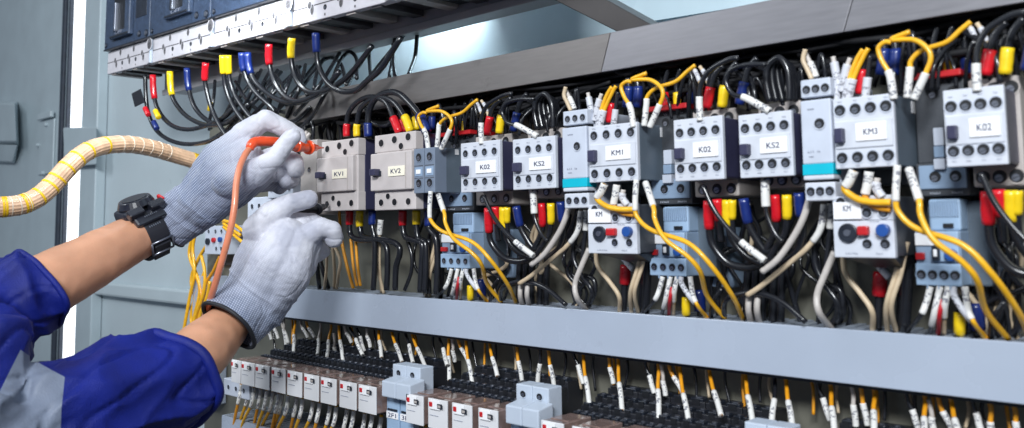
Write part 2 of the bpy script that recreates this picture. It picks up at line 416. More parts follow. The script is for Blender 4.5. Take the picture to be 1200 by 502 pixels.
LM = {1.0: 'left in row', 1.25: 'middle of row', 1.567: 'right in row'}
rA = .0038
def mpcb(x0, y0, x1, y1, cx0, cy0, cx1, cy1, txt, label):
    Y = .70
    d = Dev('motor_breaker', x0, y0, y1, x1, Y, label, 'circuit breaker', 'beige motor protection breakers')
    d.box('rear_body', 0, 1.0, .01, .99, .012, .095, 'navy')
    d.box('upper_terminal_cover', 0, 1, 0, .235, 0, .014, 'beige'); d.box('lower_terminal_cover', 0, 1, .74, 1, 0, .014, 'beige')
    d.box('body_rim', .04, .99, .225, .75, .001, .014, 'beige')
    yy = -.006
    a, b = P(cx0, cy0, Y+yy), P(cx1, cy1, Y+yy); zt_ = P(cx0, cy0, Y+yy).z; zb_ = P(cx0, cy1, Y+yy).z
    MB().box(a.x, b.x, Y+yy, Y+.010, zb_, zt_).build('front_panel', 'beige', d.o, bevel=.0015)
    W, H = b.x-a.x, zt_-zb_
    q = lambda u, v, y: V((a.x+u*W, Y+yy+y, zt_-v*H))
    MB().box(q(.86,0,0).x, q(.88,0,0).x, Y+yy-.0004, Y+yy+.002, zb_+.002, zt_-.002).build('groove', 'base', d.o)
    MB().box(q(.12,0,0).x, q(.25,0,0).x, Y+yy-.010, Y+yy+.001, q(0,.60,0).z, q(0,.42,0).z).build('rocker', 'navy', d.o, bevel=.001)
    MB().box(q(.08,0,0).x, q(.28,0,0).x, Y+yy-.002, Y+yy+.001, q(0,.62,0).z, q(0,.47,0).z).build('rocker_base', 'mccbd', d.o, bevel=.001)
    lb = MB().box(q(.46,0,0).x, q(.85,0,0).x, Y+yy-.0012, Y+yy+.001, q(0,.64,0).z, q(0,.38,0).z).build('label_plate', 'labely', d.o, bevel=.0003)
    text(txt, .24*W, .12*H, 'ink', lb, q(.65,.51,-.0014))
    for u, v in ((.17,.11),(.50,.085),(.83,.07)): d.term(u, v, .0052, 'beige', ax=1.1)
    d.term(.66, .18, .0046, 'beige', ax=1.1)
    for u, v in ((.17,.90),(.50,.90),(.83,.90)): d.term(u, v, .0048, 'beige', ax=1.1)
    d.term(.34, .82, .0042, 'beige', ax=1.1)
    return d
mpcb(376.5,167,419.5,248,371,186,413,226,'KV1','beige motor breaker marked KV1 that the orange probe tip touches')
mpcb(439,159.5,487,247,434,181,482,224.5,'KV2','beige motor breaker marked KV2, just right of the one being probed')
# grey modules left of KV1, half hidden by the gloves
d = Dev('grey_module', 352, 166, 252, 371, .705, 'tall grey module standing between the raised glove and the KV1 breaker', 'module', None)
d.box('body', 0, 1, 0, 1, 0, .09, 'base'); d.term(.55,.40,.0042,'base'); d.term(.55,.85,.0042,'base')
d = Dev('terminal_block', 314, 207, 233, 343, .71, 'small white terminal block with a row of screws seen between the two gloves', 'terminal block', None)
d.box('body', 0, 1, 0, 1, 0, .085, 'lav')
for u in (.14,.38,.62,.86): d.term(u, .6, .0042)
d = Dev('angled_terminal_cover', 290, 232, 262, 318, .72, 'pale terminal cover peeping out below the raised glove', 'terminal cover', None)
d.box('body', 0, 1, 0, 1, 0, .07, 'lav')
for u in (.2,.5,.8): d.term(u, .35, .0045)
d = Dev('small_overload_relay', 240, 265, 298, 263, .76, 'small white overload relay with red and blue buttons behind the orange lead', 'overload relay', None)
d.box('body', 0, 1, 0, 1, 0, .038, 'lav'); d.box('rear_body', -.1, 1.1, .1, 1.4, .03, .039, 'charcoal')
for u, v in ((.2,.2),(.55,.2),(.85,.2),(.6,.8),(.85,.8)): d.term(u, v, .004)
MB().cyl((d.x(.2), d.Y, d.z(.55)), (0,-1,0), .006, .004, 14).build('dial', 'mccbd', d.o)
MB().cyl((d.x(.52), d.Y, d.z(.5)), (0,-1,0), .0045, .005, 14).build('reset_button', 'red', d.o)
MB().cyl((d.x(.84), d.Y, d.z(.48)), (0,-1,0), .0045, .005, 14).build('test_button', 'bluebtn', d.o)
d = Dev('cream_connector', 343, 150, 165, 367, .735, 'cluster of cream cable ends beside the orange probe collar', 'cable ends', None)
for k in range(5):
    a = P(346+k*4.3, 152+abs(k-2)*2.2, .73); b = P(349+k*3.5, 166, .735)
    MB().tube(catmull([a, (a+b)/2+V((.004*(k%2),-.004,.001)), b], 4), .0028, 8).build('cable_end', 'wwht', d.o, smooth=True)

def contactor(x0, yt, yb, x1, txt, label, s, base):
    Y = .70
    d = Dev('contactor', x0, yt, yb, x1, Y, label, 'contactor', 'pale four-pole contactors', s)
    d.box('rear_body', .015, .985, .02, .985, .004, .075, 'navy', .002)
    d.box('front_face', 0, 1, 0, 1, 0, .005, 'white', .0008)
    d.box('front_rib', .03, .97, .34, .72, -.0012, .0005, 'white', .0006)
    for v, o in ((.22,0),(.80,0)):
        for u in (.13,.375,.62,.865): d.term(u, v, .0047, 'white')
    d.box('rocker', .07, .24, .47, .65, -.007, 0, 'navy', .001)
    lb = d.box('label_plate', .42, .92, .40, .64, -.0026, 0, 'label', .0005)
    text(txt, .24*d.W, .09*d.H, 'ink', lb, (d.x(.67), d.Y-.0029, d.z(.52)))
    d.marks([(u, v, 3, .018, .022) for v in (.09,.93) for u in (.13,.375,.62,.865)]+[(.32,.55,2,.02,.03)])
    # base part that holds the power terminals, wider and deeper
    bx0, byt, byb, bx1 = base
    a, b = P(*S(bx0, byt, s), .735), P(*S(bx1, byb, s), .735)
    zt_, zb_ = P(*S(bx0, byt, s), .735).z, P(*S(bx0, byb, s), .735).z
    MB().box(a.x, b.x, .735, .799, zb_, zt_).build('base_body', 'base', d.o, bevel=.0015)
    W = b.x-a.x
    for u in (.2,.52,.84):
        inst(TERM['base'], 'terminal', d.o, (a.x+u*W, .7345, zb_+.0075), (.0058,.0025,.0058))
        inst(TERM['base'], 'terminal', d.o, (a.x+u*W, .7345, zt_-.009), (.0058,.0025,.0058))
    return d
contactor(540,168.5,226,586,'K02','white contactor marked K02, left of the pale KS2 contactor and KM1', 1.0, (557,161,241,601))
contactor(540,168.5,226,586,'K02','white contactor marked K02 between the KM1 and KS2 contactors', 1.25, (557,161,241,601))
contactor(540,168.5,226,586,'K02','large white contactor marked K02 at the right edge beside KM3', 1.567, (557,161,241,601))
contactor(601,164,223,651,'KS2','white contactor marked KS2 left of the first teal-striped module', 1.0, (618,154,233,662))
contactor(601,164,223,651,'KS2','white contactor marked KS2 left of the second teal-striped module', 1.25, (618,154,233,662))

def teal_module(s, label):
    Y = .70
    d = Dev('striped_relay_module', 660.5, 131, 244.5, 689, Y, label, 'relay module', 'tall white modules with a teal stripe', s)
    d.box('body', .01, .99, .01, .99, .012, .095, 'lav')
    d.box('upper_terminals', 0, 1, 0, .15, 0, .014, 'lav'); d.box('lower_terminals', 0, 1, .85, 1, 0, .014, 'white')
    d.box('front', 0, 1, .175, .70, -.002, .014, 'lav'); d.box('stripe', -.002, 1.002, .70, .79, -.0025, .014, 'teal', .0004)
    d.box('lower_front', 0, 1, .79, .83, -.002, .014, 'white')
    d.box('slot', .05, .97, .152, .173, .006, .014, 'hole', 0); d.box('slot', .05, .97, .831, .849, .006, .014, 'hole', 0)
    for u in (.2,.51,.82): d.term(u, .085, .0040); d.term(u, .925, .0042)
    d.term(.62, .375, .0048, y=-.0022)
    d.marks([(.35,.25,5,.03,.012),(.3,.6,3,.05,.018),(.55,.6,2,.04,.018),(.3,.64,4,.03,.01)], y=-.0024)
teal_module(1.0, 'tall white module with teal stripe left of the KM1 contactor')
teal_module(1.25, 'tall white module with teal stripe left of the KM3 contactor')

def km(s, txt, label, l2):
    Y = .70
    d = Dev('contactor', 690, 149, 214.5, 747, Y, label, 'contactor', 'contactors with a slate side block', s)
    d.box('rear_body', .01, .99, .01, .99, .004, .02, 'auxf', .002)
    z1, z0 = d.z(.01), d.z(.99)
    # slate body with a chamfered rear lower corner
    mb = MB(); xa_, xb_ = d.x(.01), d.x(.995)
    A = [V((xa_, Y+.005, z0)), V((xa_, Y+.052, z0)), V((xa_, Y+.062, z0+.012)), V((xa_, Y+.062, z1)), V((xa_, Y+.005, z1))]
    B = [V((xb_, p.y, p.z)) for p in A]
    mb.hull4(A, B).build('side_block', 'aux', d.o, bevel=.001)
    MB().box(xb_-.004, xb_+.0006, Y+.042, Y+.050, z1-.012, z1-.002).build('clip', 'label', d.o)
    d.box('front_face', 0, 1, 0, 1, 0, .005, 'white', .0008)
    d.box('front_rib', .03, .97, .33, .72, -.0012, .0005, 'white', .0006)
    for v in (.17,.85):
        for u in (.12,.38,.63,.88): d.term(u, v, .0050, 'white')
    d.box('rocker', .05, .20, .43, .64, -.007, 0, 'navy', .001)
    lb = d.box('label_plate', .38, .88, .38, .63, -.0026, 0, 'label', .0005)
    text(txt, .23*d.W, .085*d.H, 'ink', lb, (d.x(.63), d.Y-.0029, d.z(.505)))
    d.marks([(u, v, 3, .016, .02) for v in (.045,.965) for u in (.12,.38,.63,.88)]+[(.26,.53,2,.02,.03)])
    # wide dark carrier behind
    MB().box(d.x(0), d.x(.97), Y+.055, .799, d.z(1.22), d.z(-.12)).build('carrier', 'charcoal', d.o, bevel=.002)
    # overload relay with dial hanging under it
    e = Dev('dial_overload_relay', 689, 240, 297, 746, .70, l2, 'overload relay', 'white overload relays with a round dial', s)
    e.box('rear_body', .02, .98, .02, .985, .004, .06, 'charcoal'); e.box('upper_face', 0, 1, 0, .40, .001, .006, 'white', .0008); e.box('lower_face', 0, 1, .405, 1, 0, .006, 'white', .0008)
    MB().hull4([V((e.x(.1),.705,e.z(1))),V((e.x(.95),.705,e.z(1))),V((e.x(.9),.73,e.z(1.18))),V((e.x(.45),.73,e.z(1.18)))], [V((e.x(.1),.765,e.z(1))),V((e.x(.95),.765,e.z(1))),V((e.x(.9),.765,e.z(1.18))),V((e.x(.45),.765,e.z(1.18)))]).build('under_housing', 'black', e.o)
    lb = e.box('label_plate', .03, .5, .10, .38, -.002, .001, 'label', .0005)
    text('KM', .13*e.W, .10*e.H, 'ink', lb, (e.x(.27), e.Y-.0023, e.z(.20)))
    MB().cyl((e.x(.26), e.Y+.001, e.z(.60)), (0,-1,0), .0078, .004, 20).build('dial', 'mccbd', e.o, bevel=.0006)
    MB().cyl((e.x(.26), e.Y-.003, e.z(.60)), (0,-1,0), .0028, .001, 12).build('dial_slot', 'screw', e.o)
    e.box('reset_button', .44, .62, .49, .64, -.006, 0, 'red', .0012)
    MB().cyl((e.x(.85), e.Y, e.z(.56)), (0,-1,0), .0052, .006, 16).build('test_button', 'bluebtn', e.o, bevel=.0006)
    for u, v in ((.56,.78),(.85,.78),(.58,.28),(.85,.28),(.15,.10)): e.term(u, v, .0042)
    e.marks([(.3,.93,7,.02,.03),(.75,.93,4,.02,.03),(.7,.42,5,.02,.02)])
km(1.0, 'KM1', 'white contactor marked KM1 with a slate side block, mid row', 'white dial overload relay hanging under the KM1 contactor')
km(1.25, 'KM3', 'white contactor marked KM3 with a slate side block, right of the middle', 'white dial overload relay hanging under the KM3 contactor')

# slate auxiliary block right of KV2
Y = .695
d = Dev('auxiliary_block', 485, 175, 227, 509.5, Y, 'slate auxiliary contact block with two columns of screws right of KV2', 'contact block', None)
for u0, u1 in ((0,.485),(.515,1)):
    c_ = d.box('contact_column', u0, u1, 0, 1, 0, .02, 'auxf', .0008)
    d.box('status_window', u0+.14, u1-.14, .47, .57, -.0015, .001, 'label', .0003)
    d.box('window_rim', u0+.06, u1-.06, .42, .62, -.0006, .0008, 'olb', .0003)
    for v in (.2,.78): d.term((u0+u1)/2, v, .0056, 'auxf')
    for v in (.38,.66): d.box('groove', u0+.03, u1-.03, v, v+.015, -.0002, .001, 'charcoal', 0)
A = [V((d.x(.02), Y+.004, d.z(1))), V((d.x(.02), Y+.042, d.z(1))), V((d.x(.02), Y+.052, d.z(.86))), V((d.x(.02), Y+.052, d.z(0))), V((d.x(.02), Y+.004, d.z(0)))]
B = [V((d.x(.998), p.y, p.z)) for p in A]
MB().hull4(A, B).build('side_block', 'aux', d.o, bevel=.001)
MB().box(d.x(1)-.004, d.x(1)+.0006, Y+.034, Y+.040, d.z(.14), d.z(.02)).build('clip', 'label', d.o)

def redtop(s, l1, l2):
    Y = .745
    d = Dev('red_topped_contactor', 519, 161, 248, 557, Y, l1, 'contactor', 'dark contactors with a red top edge', s)
    d.box('body', 0, 1, 0, .72, 0, .054, 'charcoal'); d.box('lower_body', -.02, 1.02, .72, 1, -.004, .054, 'charcoal')
    d.box('lower_plate', .05, .98, .74, .94, -.006, -.003, 'olb', .0008)
    d.box('red_edge', -.03, 1.02, -.045, .012, -.010, .05, 'red', .001)
    for u in (.38,.78): d.term(u, .13, .0050, 'charcoal'); d.term(u, .84, .0050, 'olb', -.006)
    d.box('coil_window', .40, .60, .43, .58, -.008, 0, 'lav', .0006); d.box('coil_slider', .40, .60, .585, .68, -.009, 0, 'olb', .0006); d.box('coil_clip', .40, .62, .69, .78, -.011, 0, 'lav', .0006)
    d.marks([(.38,.04,2,.03,.02),(.78,.04,2,.03,.02),(.42,.925,2,.03,.02),(.8,.925,2,.03,.02)], m='lav')
    d.marks([(.35,.975,5,.03,.016),(.78,.975,6,.025,.016)], y=-.0046, m='lav')
    # overload relay below
    e = Dev('overload_relay', 518, 250, 316, 552, .735, l2, 'overload relay', 'blue-grey overload relays', s)
    e.box('rear_body', .1, 1.45, .02, .98, .022, .064, 'aux', .002)
    e.box('side_plate', 1.0, 1.62, .30, 1.14, .040, .064, 'olb', .002)
    lp = e.box('rating_label', 1.16, 1.50, .42, 1.04, .0385, .041, 'inkg', 0)
    mk = MB()
    for k in range(9):
        v = .45+k*.063
        for j in range(3):
            mk.box(e.x(1.19+j*.10), e.x(1.19+j*.10+.055+.03*((k*j+k) % 2)), e.Y+.0380, e.Y+.0386, e.z(v+.02), e.z(v))
    mk.build('label_print', 'lav', e.o)
    e.box('top_lip', .30, 1.0, .0, .36, .004, .03, 'olb2', .002)
    rb = MB()
    for k in range(12): rb.box(e.x(.34+k*.054), e.x(.34+k*.054+.022), e.Y+.0025, e.Y+.006, e.z(.20), e.z(.02))
    rb.build('ribs', 'olb', e.o)
    e.box('slot', .62, .84, .275, .325, .0025, .006, 'hole', 0)
    e.box('face', 0, 1, .36, .74, 0, .03, 'olb', .001)
    e.box('label_plate', .01, .42, .38, .52, -.0018, .001, 'label', .0004)
    e.box('cover', .44, .98, .36, .70, -.003, .001, 'olb2', .001)
    e.box('reset_button', .02, .22, .60, .68, -.004, 0, 'red', .0008)
    e.box('knob', .42, .58, .52, .68, -.007, -.003, 'mccbd', .0006); e.box('knob_cap', .46, .54, .56, .64, -.0078, -.006, 'label', .0003)
    MB().cyl((e.x(.82), e.Y-.003, e.z(.62)), (0,-1,0), .0048, .004, 16).build('test_button', 'bluebtn', e.o, bevel=.0005)
    e.box('terminal_strip', 0, 1, .72, .965, -.003, .03, 'olb2', .001)
    for u in (.13,.38,.63,.87): e.term(u, .845, .0040, 'olb', -.003)
    tb = MB()
    for u in (.25,.5,.75): tb.box(e.x(u-.015), e.x(u+.015), e.Y-.0032, e.Y+.002, e.z(1.0), e.z(.955))
    tb.build('partition_tabs', 'olb', e.o)
redtop(1.0, 'dark contactor with red top edge beside the slate auxiliary block', 'blue-grey overload relay below the slate auxiliary block and leftmost yellow loops')
redtop(1.25, 'dark contactor with red top edge right of the KM1 contactor', 'blue-grey overload relay right of the relay under KM1')
redtop(1.567, 'dark contactor with red top edge right of the KM3 contactor', 'blue-grey overload relay right of the relay under KM3')

# ---------------------------------------------------------------- moulded case breakers, top left
YM = .70
Om = P(128, 87, YM); E1 = (P(340, 32, YM)-Om).normalized(); E3 = V((-E1.z, 0, E1.x))
def uv(px, py, y=0):
    p = P(px, py, YM)-Om; return p.dot(E1), p.dot(E3)
def W3(u, w, y): return Om+E1*u+E3*w+V((0, y, 0))
u1 = [uv(122,57)[0], uv(176,52)[0], uv(250,24)[0], uv(340,0)[0]]
bounds = [uv(126,70)[0], uv(179,60)[0], uv(251,35)[0], uv(343,8)[0]]
p_ = bounds[3]-bounds[2]; bounds += [bounds[3]+p_, bounds[3]+2*p_]
wseam = uv(176, 51)[1]; wseam = (wseam+uv(123,57)[1])/2
def mbox(name, u0, u1_, w0, w1, y0, y1, m, par, bev=.001):
    A = [W3(u, w, y0) for u, w in ((u0,w0),(u1_,w0),(u1_,w1),(u0,w1))]; B = [W3(u, w, y1) for u, w in ((u0,w0),(u1_,w0),(u1_,w1),(u0,w1))]
    return MB().hull4(A, B).build(name, m, par, bevel=bev)
def mterm(u, w, r, k, par, name='cover_hole', ax=1.0, y=0):
    o = inst(TERM[k], name, par, W3(u, w, y-.0002), (r*ax, .002, r)); o.rotation_euler = (0, -math.atan2(E1.z, E1.x), 0); return o
HT = .24
names = ['leftmost moulded breaker with dark blue face and tall handle slot, above the hanging cables',
 'second moulded breaker from the left, its cover between the two white ribs',
 'third moulded breaker from the left above the yellow and blue paired cables',
 'fourth moulded breaker from the left with only its white cover in view',
 'rightmost moulded breaker, only its dark underside and end showing']
for i in range(5):
    a, b = bounds[i]+.0015, bounds[i+1]-.0015
    t = thing('moulded_breaker', W3((a+b)/2, 0, 0), names[i], 'circuit breaker', 'moulded case breakers along the upper rail')
    W = b-a
    mbox('case', a, b, .006, HT, .012, .083, 'under', t)
    mbox('terminal_cover', a, b, 0, wseam-.001, 0, .013, 'mccbw', t, .0015)
    mbox('front_plate', a, b, wseam+.0005, HT, -.008, .013, 'mccb', t, .0015)
    mbox('cover_seam', a, b, wseam*.47, wseam*.50, -.0004, .001, 'under', t, 0)
    mbox('plate_edge', a, b, wseam-.0008, wseam+.002, -.0095, .0, 'mccbd', t, .0005)
    for k in range(3):
        u = a+W*(.2+.30*k); mterm(u+W*.012, wseam*.36, .0072, 'mccbw', t, ax=.72).scale.z = .0088; mterm(u-W*.015, wseam*.52, .0060, 'mccbw', t, ax=.85, y=-.0002)
        if k < 2:
            mterm(u+W*.15, wseam*.34, .0036, 'black', t, 'cover_screw'); mterm(u+W*.15, wseam*.12, .0022, 'mccbw', t)
            mterm(u+W*.10, wseam*.80, .0068, 'mccbw', t, ax=.8)
    # ribs at the joint
    mbox('joint_rib', b-.004, b+.001, 0, wseam*.98, -.005, .001, 'fuse', t, .001)
    mterm(b-.0015, wseam*.75, .0115, 'mccbw', t, ax=.9, y=-.0055)
    mbox('corner_clip', b-.016, b-.005, wseam*.02, wseam*.22, -.003, .001, 'mccbw', t, .001)
    # lower steps under the cover
    for k in range(4):
        u = a+W*(.06+.24*k)
        mbox('terminal_barrier', u, u+W*.09, -.003, .008, .004, .080, 'base' if k % 2 == 0 else 'under', t, .001)
    for k in range(3): mbox('terminal_pocket', a+W*(.17+.27*k), a+W*(.30+.27*k), .001, .0062, .016, .078, 'hole', t, 0)
    # handle frame and screws
    w0 = wseam+.016 if i == 0 else wseam+.020
    f0, f1_ = a+W*(.22 if i == 0 else .33), a+W*(.66 if i == 0 else .74)
    mbox('handle_frame', f0, f1_, w0, w0+.10, -.017, -.007, 'mccb', t, .002)
    mbox('handle_slot', f0+W*.10, f1_-W*.10, w0+.014, w0+.09, -.0175, -.0165, 'hole', t, 0)
    mbox('handle', f0+W*.17, f0+W*.20, w0+.012, w0+.07, -.024, -.017, 'screw', t, .001)
    mbox('rating_plate', f1_+W*.05, b-W*.06, w0+.030, w0+.075, -.0088, -.0078, 'mccbd', t, .0003)
    mbox('frame_foot', f0+W*.02, f1_-W*.02, w0+.002, w0+.006, -.0185, -.0165, 'mccbd', t, .0005)
    tx = text('OFF', W*.16, .006, 'inkg', t, W3((f0+f1_)/2, w0+.0095, -.0178), 'printed_text')
    tx.rotation_euler = (0, -math.atan2(E1.z, E1.x), 0)
    for (u, w, r) in ((.80,.013,.0065),(.95,.010,.0072),(.05,.010,.0048)):
        c0 = W3(a+W*u, wseam+w, -.008)
        MB().cyl(c0, (0,-1,0), r, .0015, 14).build('screw_recess', 'mccbd', t)
        MB().cyl(c0+V((0,-.0015,0)), (0,-1,0), r*.6, .0012, 14).build('screw', 'screw', t)
# ---------------------------------------------------------------- wires
def Z(ox, oy, k, pts, Y=None):
    return [(ox+p[0]/k, oy+p[1]/k, (p[2] if len(p) > 2 else Y)) for p in pts]
RB, RW = .0029, .0021
def colored(ncol): return {'r':('redb','red'),'y':('yel','yellow'),'b':('blu','blue')}[ncol]
# --- A: cables hanging from the moulded breakers
hang = [
 ('', [(170,88),(171,113),(174,133),(182,151),(196,163),(216,169),(240,167),(262,158),(290,140)], .706),
 ('r', [(179,88),(180,108),(184,126),(193,140),(205,149),(221,152),(240,148),(262,138),(282,118)], .700),
 ('y', [(199,84),(200,103),(204,118),(215,133),(230,143),(247,147),(268,143),(292,122)], .700),
 ('b', [(219,80),(220,97),(223,112),(229,127),(240,139),(256,146),(276,138)], .706),
 ('r', [(241,74),(240,92),(243,110),(249,130),(258,148),(270,166)], .69),
 ('y', [(261,65),(262,86),(265,105),(272,122),(283,139),(298,156)], .69),
 ('y', [(267,65),(268,86),(272,104),(281,121),(294,138),(306,150)], .694),
 ('b', [(283,62),(285,80),(291,96),(301,110),(314,122),(322,132)], .69),
 ('b', [(290,62),(292,80),(298,94),(309,106),(326,117),(346,121),(368,113),(385,100)], .696),
 ('r', [(315,52),(315,70),(318,86),(324,101),(335,114),(349,119),(366,114),(381,104),(398,84)], .69),
 ('y', [(342,45),(341,66),(344,84),(351,99),(363,108),(380,107),(397,98),(413,84),(436,54)], .69),
 ('b', [(370,39),(371,60),(374,79),(384,97),(399,107),(417,106),(431,94),(447,80),(470,44)], .69)]
rnd = random.Random(5)
hl = ['bare black cable hanging leftmost, taped to the small black tag','black cable with red boot, first from the left under the breakers','black cable with yellow boot, between the two leftmost red and blue boots','black cable with blue boot, leftmost blue one under the breakers',
 'black cable with wide red boot left of the paired yellow boots','left cable of the pair with yellow boots above the raised glove','right cable of the pair with yellow boots above the raised glove','left cable of the pair with blue boots above the raised glove','right cable of the pair with blue boots above the raised glove',
 'black cable with red boot right of the paired blue boots','black cable with yellow boot, rightmost yellow under the breakers','black cable with blue boot, rightmost one under the breakers']
for (c, pts, Y), lb in zip(hang, hl):
    p = [(a, b, Y+.02*min(1, i/5)*(1 if len(pts) < 7 else .6)) for i, (a, b) in enumerate(pts)]
    sl = ()
    if c: 
        m, _ = colored(c); Ltot = sum(math.dist(pts[i], pts[i+1]) for i in range(len(pts)-1)); sl = ((0, 19/Ltot, m, 1.5, FE),)
    cable('power_cable', lb, 'cable', 'black cables hanging from the moulded breakers', 'wblack', p, .0041, sl, n=10)
for (x, y, c, nm) in ((172,131,'redb','red'),(184,134,'yel','yellow'),(182,147,'blu','blue')):
    o = MB().tube([P(x-2,y-4,.695),P(x+2,y+4,.695)], .0052, 10).build('colour_tape', c, smooth=True, bevel=.0005)
    tag(o, nm+' tape wrapped on the hanging cables beside the black tag', 'tape')
tg = MB().hull4([P(154,110,.70),P(165,104,.70),P(170,120,.70),P(158,126,.70)],[P(154,110,.704),P(165,104,.704),P(170,120,.704),P(158,126,.704)]).build('cable_tag','black',bevel=.001)
tag(tg, 'small black tag sticking out left of the hanging cables', 'tag')
backs = [[(388,100),(394,82),(401,68),(410,61),(418,70),(418,92)],[(368,104),(371,88),(378,72),(389,68),(400,76),(406,100)],[(405,104),(418,82),(437,52)],[(426,100),(448,72),(474,40)],
 [(432,52),(433,72),(435,95)],[(461,44),(460,68),(456,92)],[(463,44),(461,66),(463,92)],[(489,36),(488,52),(486,68),(478,90)],[(340,122),(362,92),(385,62)],[(345,135),(372,104),(398,62)],
 [(252,95),(250,118),(244,150)],[(282,88),(276,110),(262,138)],[(306,82),(296,104),(282,134)],[(318,80),(305,104),(288,136)],[(245,152),(270,128),(304,84)],[(262,156),(290,126),(326,82)],
 [(290,142),(318,112),(352,78)],[(305,148),(336,118),(372,72)],[(322,88),(330,100),(336,124)],[(348,78),(352,92),(360,112)],[(327,84),(320,104),(312,140)],[(345,80),(336,104),(322,140)],
 [(358,76),(352,100),(336,138)],[(345,155),(362,143),(370,128),(352,118),(330,122)],[(240,168),(268,150),(300,118),(330,84)],[(276,96),(290,118),(318,140),(344,142),(364,126)],
 [(296,84),(302,104),(322,128),(350,132),(372,118)],[(334,160),(352,150),(366,136),(380,112),(394,88)]]
for k, pts in enumerate(backs):
    Y = .722+.010*(k % 3)
    cable('rear_cable', 'thin black cable crossing behind the bundle below the upper rail, above the raised glove', 'cable', 'black cables crossing behind the hanging bundle', 'wblack', [(a, b, Y+.085*max(0, min(1, (102-b)/34))) for a, b in pts], .0031, (), n=8)
for (a, b, c, nm) in ((252,118,'yel','yellow'),):
    o = MB().tube([P(a-5,b+2,.715),P(a-7,b+12,.715)], .004, 10).build('cable_boot','yel',smooth=True); tag(o, 'dim yellow boot among the crossing black cables left of the glove', 'cable boot')

# --- B: arcs over KV1 and KV2
zz = (340,80,5.0)
arc = 'black cable arcing from the %s boot on KV1 to the %s boot on KV2'
for (c, p1) in (('r',[(331,400),(331,345),(345,260),(400,195),(480,168),(560,200),(608,300),(640,378)]),('y',[(391,400),(391,340),(410,245),(460,195),(520,172),(600,195),(668,280),(705,370)]),('b',[(458,402),(456,330),(466,240),(510,170),(580,142),(640,152),(700,205),(760,280),(800,372)])):
    m, nm = colored(c)
    pts = Z(*zz, p1, .712)
    cable('arched_cable', arc % (nm, nm), 'cable', 'black cables arching between KV1 and KV2', 'wblack', pts, .0044 if c == 'b' else .0037, ((0,.10,m,1.42,FE),(.86,1,m,1.6,FE)), n=10)
cable('arched_cable','thin black cable sagging below the arches left of KV2','cable',None,'wblack',Z(*zz,[(440,230),(465,300),(520,338),(580,325),(600,260)],.725),.0025)
cable('arched_cable','black cable standing in a tight loop just right of the orange probe hand','cable',None,'wblack',Z(*zz,[(130,440),(135,350),(118,305),(88,320),(85,380),(70,430)],.735),.0030)
for c, pts, lb in (('r',[(680,375),(655,300),(640,250)],'dark red boot half hidden behind the brighter boots over KV2'),('y',[(742,362),(735,300),(715,240)],'dull yellow boot standing right of the bright yellow boot on KV2'),('b',[(830,360),(832,285),(835,230)],'blue boot standing under the first yellow loop')):
    cable('booted_cable', lb, 'cable', None, 'wblack', Z(*zz, pts, .735), .0034, ((0,.58,colored(c)[0],1.5,FE),))

